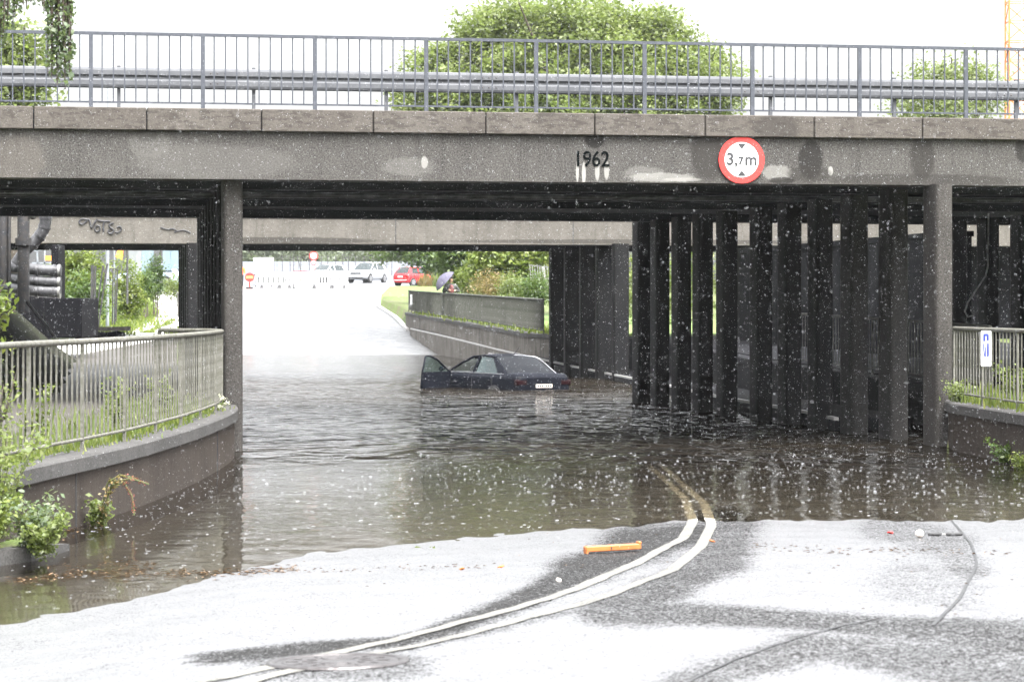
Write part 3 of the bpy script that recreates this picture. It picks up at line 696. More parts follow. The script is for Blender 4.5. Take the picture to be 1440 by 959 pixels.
# ------------------------------------------------------------------ bar railings on the walls
def bar_railing(name, label, base, nbal, h, mat, post=.05, bal=.018, rail=.028, cap=100, rot=True, group=None, closeness=1):
    """base: list of post foot points; posts there, nbal bars between two posts"""
    root = empty(name, base[0]); tag(root, label, 'railing', group); o = Vector(base[0]); B = [Vector(b)-o for b in base]
    up = lambda z: Vector((0,0,z))
    MB().tube([b+up(h) for b in B], rail, 8).build('top_rail', mat, root)
    MB().tube([b+up(.12) for b in B], rail*.6, 6).build('bottom_rail', mat, root)
    pme = MB().box((0,0,h/2), (post, post*.45, h)).mesh('post'); pme.materials.append(mat)
    sp = []
    for i, b in enumerate(B):
        q = B[min(i+1, len(B)-1)]-B[max(i-1, 0)]; rz = math.atan2(q.y, q.x)
        p = link('post', pme, root); p.location = b; p.rotation_euler = (0,0,rz)
        if i < len(B)-1:
            for k in range(1, nbal+1): sp.append((b.lerp(B[i+1], k/(nbal+1)), rz))
    bm_ = MB().box((0,0,(h+.1)/2), (bal*1.6, bal*.7, h-.12)).mesh('baluster'); bm_.materials.append(mat)
    sp.sort(key=lambda s_: (s_[0]+o).length)
    for p, rz in sp[:cap]:
        q = link('baluster', bm_, root); q.location = p; q.rotation_euler = (0,0,rz)
    if len(sp) > cap:
        mb = MB()
        for p, rz in sp[cap:]: mb.box(p+up((h+.1)/2), (bal*1.6, bal*.7, h-.12), Matrix.Rotation(rz, 3, 'Z'))
        q = mb.build('baluster', mat, root); q['kind'] = 'stuff'
    return root
def on_left(y, off=.17, z=.682): return (smooth_x(xl, y)-off, y, z)
ly = [19.2, 21.1, 23.05, 25, 26.9, 28.8, 30.7, 32.6, 34.6, 36.6, 38.3]
bar_railing('bar_railing', 'lichen grey galvanised railing curving along the left flood wall', [on_left(y) for y in ly]+[(-4.4, 39.6, .682), (-5.2, 40.3, .682)], 9, 1.08, M['galvold'], .06, .018, .03, cap=100)
def on_right(y, off=.17): return (smooth_x(xr, y)+off, y, .703)
bar_railing('bar_railing', 'lichen grey railing at the right edge with the small white and blue sign', [(6.62, 40.9, .703), on_right(38.9), on_right(36.9), on_right(34.9), on_right(32.9)], 9, 1.08, M['galvold'], .06, .018, .03)
bar_railing('bar_railing', 'railing in deep shade glimpsed between the right hand piers', [(xr(y)+.2, y, bz(y)+.003) for y in (44.5, 46.5, 48.5, 50.5, 52.5, 54.5, 56.5, 58.5)], 9, 1.08, M['galvold'], .06, .018, .03)
yf = np.arange(87.8, 142, 2.0)
bar_railing('fence', 'long grey bar fence above the stained wall on the right beyond the bridges', [(xr(y)+.18, y, bz(y)+.003) for y in yf], 11, 1.1, M['fencegrey'], .07, .032, .04, cap=100)
bar_railing('fence', 'short grey fence beside the slab path, seen under the bridges on the left', [(xl(y)-.18, y, bz(y)+.003) for y in np.arange(92, 129, 2.25)], 11, 1.1, M['galvold'], .07, .032, .04, cap=100)
# white reflector plate on the far fence
r_ = tag(empty('marker_plate', (xr(137)-.06, 137, bz(137)+.5)), 'narrow white marker strip near the far end of the right hand fence', 'marker')
MB().box((0,0,.2), (.1,.02,.5)).build('plate', M['white'], r_)
# small sign on the right railing
pS = at(1388, 490, 38.3); SS = empty('parking_sign', (pS.x-.02, 38.25, pS.z), math.atan2(-1, .13)+R(90)*1.0)
SS.rotation_euler = (0, 0, R(-24)); tag(SS, 'narrow white plate with blue emblem fixed to the right hand railing', 'sign')
mb = MB()
pts = []
for cx, cz in ((.055,.23),(-.055,.23),(-.055,-.23),(.055,-.23)):
    k0 = {(1,1):0,(-1,1):90,(-1,-1):180,(1,-1):270}[(int(math.copysign(1,cx)), int(math.copysign(1,cz)))]
    for k in range(5): a_ = R(k0+k*22.5); pts.append((cx+.02*math.cos(a_), 0, cz+.02*math.sin(a_)))
mb.prism(pts, (0,-.008,0)); mb.build('plate', M['signwhite'], SS)
e = -.0105
MB().prism([(-.04,e,.1),(-.04,e,.19),(-.028,e,.208),(.028,e,.208),(.04,e,.19),(.04,e,.115),(.008,e,.108),(.008,e,.175),(-.008,e,.175),(-.008,e,.104)], (0,-.002,0)).build('emblem', M['bluefilm'], SS)
MB().prism([(-.04,e,.07),(-.022,e,.07),(-.022,e,.02),(-.034,e,-.06),(-.04,e,-.06)], (0,-.002,0)).build('emblem', M['bluefilm'], SS)
MB().prism([(-.03,e,-.09),(-.012,e,.03),(-.002,e,.03),(-.002,e,-.115),(-.02,e,-.115)], (0,-.002,0)).build('emblem', M['bluefilm'], SS)
MB().prism([(.014,e,.07),(.04,e,.07),(.04,e,-.1),(.03,e,-.115),(.014,e,-.115)], (0,-.002,0)).build('emblem', M['bluefilm'], SS)
mb = MB()
for k in range(6): mb.box((-.042+k*.017, e, -.165+.006*(k % 2)), (.012,.002,.022 if k % 3 else .03))
mb.build('print', M['greyink'], SS)
# ------------------------------------------------------------------ cars
def make_car(name, label, cat, loc, heading, P, group=None):
    """local x runs to the front, y to the left; heading = direction of +x"""
    root = empty(name, loc, heading); tag(root, label, cat, group)
    L, Wd = P['L'], P['W']/2
    st = P['stations']                          # (x, ztop, zbot, halfwidth factor)
    rows = []
    for x, zt, zb, w in st:
        w *= Wd; zm = zb+(zt-zb)*.55
        half = [(0, zb), (w*.8, zb), (w*.95, zb+.06), (w, zb+(zt-zb)*.3), (w, zm), (w*.985, zt-.13), (w*.95, zt-.035), (w*.86, zt), (w*.45, zt+.018), (0, zt+.025)]
        row = [(x, y, z) for y, z in half]+[(x, -y, z) for y, z in half[::-1][1:]]
        rows.append(row)
    mb = MB(); mb.grid(rows, smooth=True); n = len(rows[0])
    mb.add(rows[0], [tuple(range(n))]); mb.add(rows[-1], [tuple(range(n))[::-1]])
    body = mb.build('body', P['paint'], root)
    g = P['gh']                                  # wb: windscreen base x, rf roof front, rr roof rear, gb rear glass base, belt, roof z, roof half width factor
    wb, rf, rr, gb, belt, rz, rw = g; bw = Wd*.9; rw = Wd*rw
    belt2 = belt+.01
    xB = P.get('bp', (rf+rr)/2)
    # roof
    rows = []
    for i in range(7):
        s_ = i/6; x = rr+(rf-rr)*s_; zz = rz+.035*math.sin(math.pi*s_)-.02
        rows.append([(x, rw*math.sin(R(a_)), zz+.05*(math.cos(R(a_))-.2)-.04*(abs(a_) > 70)) for a_ in (-90,-70,-45,-20,0,20,45,70,90)])
    mb = MB(); mb.grid(rows, smooth=True); mb.grid([[ (p[0],p[1],p[2]-.03) for p in r] for r in rows], smooth=True, flip=True)
    mb.build('roof', P['paint'], root)
    def lr(x):                                   # roof rail height at x
        s_ = (x-rr)/(rf-rr); return rz+.035*math.sin(math.pi*min(max(s_,0),1))-.03
    gm = P['glass']
    for sgn in (1, -1):
        def bp_(x): return Vector((x, sgn*bw, belt2))
        def rp_(x): return Vector((x, sgn*rw, lr(x)))
        fr = MB()
        # pillars: A, B, C as flattened bars
        N = 5
        fr.tube([bp_(wb), bp_(wb).lerp(rp_(rf), .5)+Vector((0,sgn*.015,.02)), rp_(rf)], .032, 6)
        fr.tube([rp_(rf), rp_((rf+rr)/2)+Vector((0,sgn*.006,.0)), rp_(rr)], .026, 6)
        fr.bar(bp_(xB), rp_(xB), .05, .075)
        fr.build('pillar_frame', P.get('trimmat', P['paint']) if P.get('darkframe') else P['paint'], root)
        cw = P.get('cw', .32)
        cx0, cx1 = gb+cw*.1, rr
        poly = [bp_(gb-.02), bp_(gb+cw+.15), rp_(rr+cw*.55), rp_(rr-.03)]
        mb = MB().prism(poly, (0, -sgn*.03, 0)); mb.build('rear_pillar', P['paint'], root)
        if not (P.get('open_door') and sgn == 1):
            MB().prism([bp_(wb-.04), bp_(xB+.03), rp_(xB+.03), rp_(rf)], (0, -sgn*.006, 0)).build('window', gm, root)
        MB().prism([bp_(xB-.03), bp_(gb+cw+.1), rp_(rr+cw*.5), rp_(xB-.03)], (0, -sgn*.006, 0)).build('window', gm, root)
        # belt trim, sill and door lines
        MB().bar((wb-.1, sgn*(bw+.012), belt+.005), (gb+.1, sgn*(bw+.012), belt+.005), .018).build('belt_trim', P.get('beltmat', M['black']), root)
        dl = MB()
        for x in [xB-.02]+([] if P.get('open_door') and sgn == 1 else [wb-.02])+([xB-.95] if P.get('doors', 4) == 4 else []):
            dl.bar((x, sgn*(Wd*1.003), P['clear']+.15), (x, sgn*(Wd*.995), belt-.12), .008)
        dl.build('door_gap', M['black'], root)
        for x in [xB+.12] + ([xB-.85] if P.get('doors', 4) == 4 else []):
            if x > xB and P.get('open_door') and sgn == 1: continue
            MB().bar((x, sgn*(Wd*1.015), belt-.17), (x+.16, sgn*(Wd*1.015), belt-.17), .025).build('door_handle', P['paint'], root)
        if not (P.get('open_door') and sgn == 1):
            mr = MB().ball((wb-.25, sgn*(Wd+.09), belt+.06), .09, 8, 6, (.7, 1.15, .75)).build('mirror', P['paint'], root)
        # wheels with arches
        for x in P['axles']:
            r_ = P['wr']
            MB().disc((x, sgn*(Wd-.02), r_), r_+.055, (0,sgn,0), .025, 24).build('wheel_arch', M['black'], root)
            w = MB().disc((x, sgn*(Wd-.2), r_), r_, (0,sgn,0), .235, 24).build('wheel', M['tyre'], root)
            rm = MB().disc((x, sgn*(Wd+.036), r_), r_*.66, (0,sgn,0), .006, 20)
            rm.build('rim', M['rim'], w)
            sp_ = MB()
            for k in range(5):
                a_ = R(36+72*k); sp_.bar((x+.06*math.cos(a_), sgn*(Wd+.046), r_+.06*math.sin(a_)), (x+r_*.6*math.cos(a_), sgn*(Wd+.046), r_+r_*.6*math.sin(a_)), .012, .05)
            sp_.build('spokes', M['darksteel'], w)
    # windscreen and rear window, slightly bowed
    def pane(nm, b0, b1, mat):
        rows = []
        for i in range(4):
            t_ = i/3; x = b0[0]+(b1[0]-b0[0])*t_; z = b0[1]+(b1[1]-b0[1])*t_; w = b0[2]+(b1[2]-b0[2])*t_
            rows.append([(x+P.get('bow', .05)*(1-abs(q)**2)*(1 if b0[0] > b1[0] else -1)*(1-.5*t_), w*q, z+.03*(1-q*q)*t_+.015*math.sin(math.pi*t_)) for q in (-1,-.6,-.2,.2,.6,1)])
        return MB().grid(rows).build(nm, mat, root)
    pane('windscreen', (wb, belt2, bw-.02), (rf+.01, rz-.015, rw-.02), gm)
    pane('rear_window', (gb, belt2, bw-.06), (rr-.01, rz-.015, rw-.03), P.get('rearglass', gm))
    if P.get('inside'):
        for y in (.36, -.36):
            s_ = MB().box((xB+.18, y, belt-.12), (.5, .5, .16), bev=.04); s_.box((xB-.1, y, belt+.1), (.14, .46, .5), bev=.05); s_.box((xB-.13, y, belt+.42), (.1, .26, .18), bev=.04)
            s_.build('seat', M['darksteel'], root)
        MB().box((gb+.55, 0, belt+.02), (.16, 1.25, .4), bev=.06).build('rear_bench', M['darksteel'], root)
        MB().tube([(wb-.62+.12*math.sin(a_), .36+.18*math.cos(a_), belt+.02+.14*math.sin(a_)) for a_ in [k*math.pi/8 for k in range(17)]], .014, 6).build('steering_wheel', M['black'], root)
        MB().box((wb-.35, 0, belt-.06), (.5, 1.45, .16), bev=.05).build('dashboard', M['darksteel'], root)
    return root, body
SED = dict(L=4.5, W=1.78, paint=M['blackpaint'], glass=M['glass'], rearglass=M['glassblack'], clear=.2, axles=(.95, 3.6), wr=.31, inside=True, open_door=True, bp=2.0, doors=4, darkframe=False, beltmat=M['rim'],
    stations=[(0,.86,.42,.86),(.04,.92,.3,.92),(.18,.98,.22,.97),(.6,.985,.2,1),(.95,.965,.2,1),(2,.955,.2,1),(3.0,.95,.2,1),(3.35,.92,.2,.99),(3.9,.83,.2,.97),(4.3,.72,.22,.9),(4.45,.62,.3,.8),(4.5,.52,.4,.7)],
    gh=(3.15, 2.3, 1.3, .52, .955, 1.40, .66), cw=.28, bow=.1)
TC = R(124.5)
cr = Vector((.80, 69.4, -.575))
flooded, fb = make_car('flooded_car', 'black saloon car half under water with its front left door open', 'car', cr, TC, SED)
flooded.rotation_euler = (R(.5), R(-.6), TC)
# number plate, lamps, boot line, antenna, dents of the rear end
np_ = MB().box((-.012, 0, .675), (.016, .5, .09)).build('number_plate', M['bottlewhite'], flooded)
mb = MB()
for k in range(7): mb.box((-.022, -.19+k*.063, .675), (.003, .042 if k != 3 else .012, .062))
mb.build('plate_characters', M['ink'], flooded)
for s_ in (1, -1):
    MB().box((.06, s_*.68, .76), (.14, .34, .15), bev=.03).build('tail_light', simple('tail lamp', (.012,.003,.004), rough=.5, spec=.1) if s_ == 1 else bpy.data.materials['tail lamp'], flooded)
MB().tube([(1.38,0,1.43),(1.25,0,1.53),(1.1,0,1.64)], .008, 5).build('antenna', M['black'], flooded)
MB().bar((.03,-.8,.9),(.03,.8,.9), .012).build('boot_gap', M['black'], flooded)
MB().bar((-.01,-.78,.44),(-.01,.78,.44), .05).build('bumper_strip', M['black'], flooded)
for k in range(1):                                # highlight along the rear screen's right edge, modelled as a bright tube
    MB().tube([(.5,-.74,.975),(.95,-.685,1.23),(1.22,-.63,1.375),(1.36,-.4,1.41),(1.38,0,1.43)], .009, 5).build('edge_highlight', M['rim'], flooded)
# opened door, a part hinged at the front pillar
door = empty('door', (0,0,0)); door.parent = flooded
door.location = (3.12, .87, 0); door.rotation_euler = (0, 0, R(180+8)-R(82)+R(0))
dp = MB()
prof = [(0,.25),(1.08,.25),(1.12,.6),(1.08,.955),(0,.955)]
dp.prism([(x, .02, z) for x, z in prof], (0, .09, 0)); dp.build('door_panel', M['blackpaint'], door)
fr = [(0.02,.955),(.52,1.27),(.8,1.365),(.98,1.36),(1.09,.955)]
dw = MB().tube([(x, .06+.02*(z-.955), z) for x, z in fr], .026, 6); dw.build('window_frame', M['blackpaint'], door)
MB().prism([(x, .06, z) for x, z in fr], (0,.005,0)).build('window', M['glass'], door)
MB().ball((.14, -.1, 1.02), .09, 8, 6, (.8, 1.1, .8)).build('mirror', M['blackpaint'], door)
MB().bar((.85,-.015,.8),(1.02,-.015,.8), .03).build('door_handle', M['blackpaint'], door)

SUV = dict(L=4.7, W=1.88, paint=M['silverpaint'], glass=M['glassdark'], clear=.25, axles=(.95, 3.75), wr=.37, bp=2.15, darkframe=False,
    stations=[(0,1.0,.5,.9),(.06,1.1,.35,.96),(.3,1.1,.27,1),(2,1.08,.25,1),(3.3,1.07,.25,1),(3.7,1.05,.25,1),(4.2,1.0,.27,.98),(4.5,.92,.3,.93),(4.66,.8,.36,.86),(4.7,.62,.42,.8)],
    gh=(3.45, 2.6, .75, .2, 1.08, 1.66, .72), cw=.3)
def place_far(u, v, Y): p = at(u, v, Y); return Vector((p.x, Y, ip(Y, RY, RZ)))
h = R(-90-22)
suv, sb = make_car('parked_suv', 'silver SUV facing the camera beside the barrier on the far road', 'car', Vector((0,0,0)), h, SUV)
fwd = Vector((math.cos(h), math.sin(h), 0)); p = at(515, 397, 231); suv.location = Vector((p.x, p.y, roadz(p.x, p.y)))-fwd*2.6
MB().box((4.69, 0, .78), (.05, 1.0, .16), bev=.02).build('grille', M['black'], suv)
MB().box((4.7, 0, .42), (.06, 1.3, .1), bev=.02).build('lower_grille', M['black'], suv)
MB().box((4.715, 0, .6), (.015, .5, .11)).build('number_plate', M['white'], suv)
for s_ in (1, -1): MB().box((4.62, s_*.7, .82), (.1, .3, .12), bev=.03).build('headlight', M['signwhite'], suv)
EST = dict(SUV); EST.update(paint=M['whitepaint'], W=1.83, clear=.22, gh=(3.35, 2.5, .6, .12, .98, 1.47, .72),
    stations=[(0,.9,.45,.9),(.06,1.0,.33,.96),(.3,1.0,.25,1),(2,.98,.23,1),(3.3,.97,.23,1),(3.9,.92,.25,.98),(4.4,.82,.3,.93),(4.66,.7,.36,.84),(4.7,.55,.42,.8)])
h2 = R(-90-28)
est, eb = make_car('parked_car', 'white car behind the silver SUV, only its roof and screen showing clearly', 'car', Vector((0,0,0)), h2, EST)
p = at(478, 392, 240); est.location = Vector((p.x, 240, roadz(p.x, 240)))
MB().box((4.69, 0, .68), (.05, 1.0, .12), bev=.02).build('grille', M['black'], est)
for s_ in (1, -1): MB().box((4.6, s_*.68, .72), (.1, .3, .12), bev=.03).build('headlight', M['signwhite'], est)
HAT = dict(L=3.55, W=1.63, paint=M['redpaint'], glass=M['glassdark'], clear=.22, axles=(.6, 2.9), wr=.3, bp=1.35, doors=2,
    stations=[(0,.82,.4,.84),(.04,.92,.3,.93),(.15,.97,.24,.98),(.6,.97,.22,1),(2.4,.94,.22,1),(2.8,.9,.22,.98),(3.2,.8,.24,.94),(3.48,.66,.3,.84),(3.55,.5,.4,.74)],
    gh=(2.6, 2.0, .55, .1, .96, 1.44, .7), cw=.3)
h3 = R(90-38)
hat, hb = make_car('parked_car', 'small bright red hatchback seen from behind by the young tree', 'car', Vector((0,0,0)), h3, HAT)
p = at(563, 403, 212); hat.location = Vector((p.x, 212, roadz(p.x, 212)))
MB().box((-.012, 0, .72), (.016, .5, .11)).build('number_plate', M['white'], hat)
MB().box((0, 0, .45), (.05, 1.3, .04)).build('bumper_strip', M['white'], hat)
for s_ in (1, -1): MB().box((.03, s_*.66, .72), (.08, .14, .22), bev=.03).build('tail_light', bpy.data.materials['tail lamp'], hat)
VAN = dict(EST); VAN.update(paint=M['bluepaint'])
blu, _ = make_car('parked_car', 'pale blue car parked beyond the hedge beside the slab path', 'car', Vector((0,0,0)), R(160), VAN)
p = at(262, 384, 165); blu.location = (p.x, 165, p.z-.95)

# ------------------------------------------------------------------ foliage
def leaf_mesh(name, centres, n_each, spread, size, mat, droop=0, flat=.5, seed=0):
    """small folded leaves scattered round clump centres"""
    r = np.random.default_rng(seed); C = np.repeat(np.asarray(centres, dtype=float), n_each, axis=0); N = len(C)
    sp = np.asarray(spread, dtype=float)
    d = r.normal(size=(N, 3))*sp; P = C+d
    tint = np.clip(np.repeat(r.random(len(centres)), n_each)*.55+r.random(N)*.5, 0, 1)
    nrm = r.normal(size=(N, 3)); nrm[:, 2] = np.abs(nrm[:, 2])+flat; nrm /= np.linalg.norm(nrm, axis=1)[:, None]
    t_ = r.normal(size=(N, 3)); t_[:, 2] -= droop; t_ -= (t_*nrm).sum(1)[:, None]*nrm; t_ /= np.linalg.norm(t_, axis=1)[:, None]
    b = np.cross(nrm, t_); sz = size*(.6+.8*r.random(N))[:, None]
    p0 = P-t_*sz*.5; p1 = P+b*sz*.32+nrm*sz*.08; p2 = P+t_*sz*.55-nrm*sz*.05; p3 = P-b*sz*.32+nrm*sz*.08
    V = np.stack([p0, p1, p2, p3], 1).reshape(-1, 3); Fq = np.arange(4*N).reshape(-1, 4)
    me = np_mesh(name, V, Fq, mat, smooth=False)
    a = me.attributes.new('tint', 'FLOAT', 'POINT'); a.data.foreach_set('value', np.repeat(tint, 4).astype(np.float32))
    return me
def crown_centres(blobs, n, seed, hollow=.55):
    r = np.random.default_rng(seed); vol = np.array([b[3]*b[4]*b[5] for b in blobs])**.67; out = []
    for b, w in zip(blobs, vol/vol.sum()):
        k = max(2, int(n*w)); d = r.normal(size=(k, 3)); d /= np.linalg.norm(d, axis=1)[:, None]
        q = hollow+(1.05-hollow)*r.random(k)**.7; d *= q[:, None]
        out.append(np.array(b[:3])+d*np.array(b[3:6])*(1+.2*r.normal(size=(k, 1))))
    return np.concatenate(out)
def tree(name, label, x, y, z0, blobs, n, each, spread, leaf, mat, trunk_r=.2, group=None, seed=1, limbs=10, droop=0):
    """blobs are relative to the trunk's foot"""
    root = empty(name, (x, y, z0)); tag(root, label, 'tree', group)
    C = crown_centres(blobs, n, seed)
    me = leaf_mesh('crown', C, each, spread, leaf, mat, droop, seed=seed); link('crown', me, root)
    top = max(b[2] for b in blobs); mb = MB(); r = random.Random(seed)
    mb.tube([(0,0,-.3), (.1*trunk_r, .1, top*.3), (r.uniform(-.3,.3), r.uniform(-.3,.3), top*.75), (r.uniform(-.4,.4), r.uniform(-.4,.4), top*1.05)], [trunk_r*1.25, trunk_r, trunk_r*.6, trunk_r*.15], 8)
    for k in range(limbs):
        c = C[r.randrange(len(C))]; s_ = r.uniform(.25, .7); a = Vector((0,0,min(c[2]*s_, top*.75)))
        mid = a.lerp(Vector(c), .5)+Vector((r.uniform(-.2,.2), r.uniform(-.2,.2), .25))
        mb.tube([a, mid, Vector(c)], [trunk_r*.45, trunk_r*.28, trunk_r*.06], 5)
    mb.build('trunk', M['bark'], root)
    return root
# big lime tree behind both bridges
def px_blob(u, v, Y, ru, rv, x0, z0, depth=.8):
    p = at(u, v, Y); s_ = Y/F; return (p.x-x0, 0 if depth else 0, p.z-z0, ru*s_, max(ru, rv)*s_*depth, rv*s_)
bx, by, bz0 = 3.6, 132, 1.9
BL = [px_blob(u, v, by, ru, rv, bx, bz0) for u, v, ru, rv in [(760,70,110,75),(700,140,125,70),(850,100,110,80),(930,120,95,60),(780,200,170,90),(640,150,70,50),(990,130,48,40),(900,220,110,80),(720,45,55,38),(830,45,60,30),(900,70,60,35),(620,200,50,60)]]
rt = random.Random(9)
for k in range(26):
    a_ = R(200-k*8.5); BL.append(px_blob(800+235*math.cos(a_)*rt.uniform(.85,1.03), 150-140*math.sin(a_)*rt.uniform(.85,1.06), by, rt.uniform(14,34), rt.uniform(10,24), bx, bz0))
tree('broadleaf_tree', 'big round pale green tree rising behind the bridge railing', bx, by, bz0, BL, 3000, 46, (.34,.34,.22), .2, M['leafpale'], .45, seed=3, limbs=40)
for (u, v, Y, pts, lab, mt, n) in [
    (760, 400, 118, [(730,365,50,38),(765,350,34,40),(700,375,34,34)], 'bright yellow green tree overhanging the leaning mesh panels', M['leafyellow'], 420),
    (690, 405, 128, [(668,365,34,40),(690,330,40,40),(650,345,30,35)], 'mid green tree behind the post and wire fence', M['leaf'], 420),
    (640, 400, 155, [(630,350,30,30),(612,345,26,26),(655,335,32,30)], 'dark green tree between the umbrella and the red hatchback', M['leafdark'], 320)]:
    p = at(u, v, Y); z0 = bz(Y)
    tree('broadleaf_tree', lab, p.x, Y, z0, [px_blob(a_, b_, Y, c_, d_, p.x, z0) for a_, b_, c_, d_ in pts], n, 40, (.35,.35,.25), .2, mt, .14, seed=int(u), limbs=14)
# young tree beside the hatchback
p = at(598, 404, 196); z0 = 3.55
tree('young_tree', 'slender young tree on the grass verge next to the red hatchback', p.x, 196, z0, [px_blob(a_, b_, 196, c_, d_, p.x, z0) for a_, b_, c_, d_ in [(575,350,30,16),(600,362,24,16),(615,352,26,22),(545,354,18,9),(590,340,40,14),(622,375,10,14)]], 300, 30, (.35,.35,.25), .24, M['leaf'], .11, seed=11, limbs=14)
# trees at the right above the bridge and left
for (u, Y, z0, pts, lab, mt, n, grp) in [
    (1340, 150, 2, [(1300,118,30,24),(1345,115,34,26),(1385,125,34,24),(1340,150,70,30),(1330,100,14,12),(1370,98,10,12),(1290,160,40,30)], 'sparse green tree behind the railing at the upper right', M['leafpale'], 380, None),
    (22, 95, 1.5, [(20,90,30,45),(40,110,22,28),(10,55,30,26),(45,60,14,14),(15,130,40,40),(-20,80,30,60),(10,200,40,50)], 'loose green tree behind the railing at the upper left', M['leafpale'], 420, None)]:
    x = (u-720)/F*Y
    tree('broadleaf_tree', lab, x, Y, z0, [px_blob(a_, b_, Y, c_, d_, x, z0) for a_, b_, c_, d_ in pts], n, 22, (.4,.4,.3), .2, mt, .22, seed=int(u)+5, limbs=18)
# hazy wood at the back
for i in range(17):
    u = 330+i*24+random.uniform(-8, 8); Y = 320+random.uniform(-15, 60); x = (u-720)/F*Y; z0 = 5.2; hh = random.uniform(8.5, 12)
    bl = [(0,0,hh*.6,3.3,3,hh*.42),(random.uniform(-2,2),0,hh*.42,3.2,3,hh*.3),(random.uniform(-1.5,1.5),0,hh*.85,2,2,hh*.2),(0,0,hh*.25,3.2,2.5,hh*.22)]
    nth = ['leftmost', 'second', 'third', 'fourth', 'fifth', 'sixth', 'seventh', 'eighth', 'ninth', 'tenth', 'eleventh', 'twelfth', 'thirteenth', 'fourteenth', 'fifteenth', 'sixteenth', 'seventeenth'][i]
    tree('background_tree', 'hazy tree of the pale wood behind the barriers, %s in its row from the left' % nth, x, Y, z0, bl, 90, 26, (.6,.6,.5), .45, M['leafhazed'], .22, 'hazy trees behind the far road', seed=40+i, limbs=4)
def bush(label, u, v, Y, ru, rv, mat, n=70, each=30, leaf=.08, z=None, dep=.7, name='bush', spread=.13, group=None):
    p = at(u, v, Y); s_ = Y/F; z0 = bz(Y) if z is None else z
    root = empty(name, (p.x, Y, z0)); tag(root, label, 'bush' if name == 'bush' else 'plant', group)
    rz_ = rv*s_; zc = p.z-z0
    C = crown_centres([(0,0,zc,ru*s_,ru*s_*dep,rz_),(ru*s_*.4,0,zc-rz_*.35,ru*s_*.7,ru*s_*dep*.7,rz_*.7),(-ru*s_*.45,0,zc-rz_*.3,ru*s_*.6,ru*s_*dep*.7,rz_*.75)], n, int(u*7+v), .3)
    C = C[C[:, 2] > .02]
    link('foliage', leaf_mesh('foliage', C, each, (spread, spread, spread*.8), leaf, mat, seed=int(u+v)), root)
    mb = MB(); r = random.Random(int(u))
    for k in range(7):
        c = Vector(C[r.randrange(len(C))]); mb.tube([(r.uniform(-.15,.15), r.uniform(-.15,.15), -.05), c*.5+Vector((0,0,.1)), c], [.02, .014, .005], 5)
    mb.build('stems', M['bark'], root)
    return root
for a_ in [('yellow green thicket filling the left opening under the bridges', 110, 395, 96, 42, 55, M['leafyellow'], 340, 34, .12),
           ('darker green bush low in the left opening beside the leaning bars', 120, 415, 92, 26, 32, M['leaf'], 150, 30, .1),
           ('hedge clump with pale tips left of the blue hoarding', 182, 410, 110, 22, 38, M['leafyellow'], 150, 30, .11),
           ('upright green bush in front of the blue hoarding', 205, 395, 118, 9, 22, M['leaf'], 70, 26, .1),
           ('tall dark ivy clump between the hoarding and the thin pole', 219, 385, 122, 9, 32, M['leafdark'], 90, 26, .1),
           ('low pale hedge beneath the pale blue car', 250, 402, 130, 30, 15, M['leafpale'], 130, 26, .1),
           ('weedy green bank where the slab path bends', 196, 412, 122, 20, 9, M['leafyellow'], 110, 26, .08),
           ('pale green shrub low behind the right fence under the mesh panels', 725, 402, 104, 22, 16, M['leafpale'], 110, 26, .08),
           ('dark green undergrowth at the right end of the far fence', 755, 405, 98, 22, 20, M['leaf'], 130, 26, .08),
           ('brownish green scrub behind the fence right of the umbrella', 690, 400, 116, 28, 18, M['drygrass'], 110, 26, .07),
           ('olive green scrub beside the wooden fence post', 660, 395, 126, 18, 22, M['leafyellow'], 90, 26, .09),
           ('bright green shrub seen through the slits between the right piers', 920, 395, 108, 60, 60, M['leafyellow'], 200, 30, .12),
           ('green shrub glimpsed left of the second bridge abutment', 975, 385, 112, 40, 50, M['leafpale'], 120, 30, .12)]:
    bush(*a_)
def grass_clump(label, x, y, z, r0, h, n, mat, name='grass_tuft', cat='grass', w=.012, seed=0, kind=None):
    r = np.random.default_rng(seed); ang = r.random(n)*6.283; rr = r0*np.sqrt(r.random(n)); bx_ = rr*np.cos(ang); by_ = rr*np.sin(ang)
    hh = h*(.5+.6*r.random(n)); la = r.random(n)*6.283; ln = .35*hh*r.random(n); wa = r.random(n)*6.283
    dx, dy = np.cos(wa)*w, np.sin(wa)*w; lx, ly_ = np.cos(la)*ln, np.sin(la)*ln
    V = np.stack([np.stack([bx_-dx, by_-dy, 0*bx_], 1), np.stack([bx_+dx, by_+dy, 0*bx_], 1), np.stack([bx_+lx*.4+dx*.6, by_+ly_*.4+dy*.6, hh*.6], 1), np.stack([bx_+lx, by_+ly_, hh], 1)], 1).reshape(-1, 3)
    me = np_mesh('blades', V, np.arange(4*n).reshape(-1, 4), mat, smooth=False)
    a = me.attributes.new('tint', 'FLOAT', 'POINT'); a.data.foreach_set('value', np.repeat(r.random(n), 4).astype(np.float32))
    o = link(name, me); o.location = (x, y, z); tag(o, label, cat, kind=kind); return o
p = at(598, 404, 192); grass_clump('tall orange tinged grass round the foot of the young tree', p.x+.2, 192, 3.5, .75, 1.0, 260, M['drygrass'], w=.04, seed=5)
p = at(617, 404, 190); grass_clump('tall green brown grass beside the young tree on the verge', p.x+.3, 190, 3.45, .7, 1.1, 300, M['leafpale'], w=.04, seed=6)
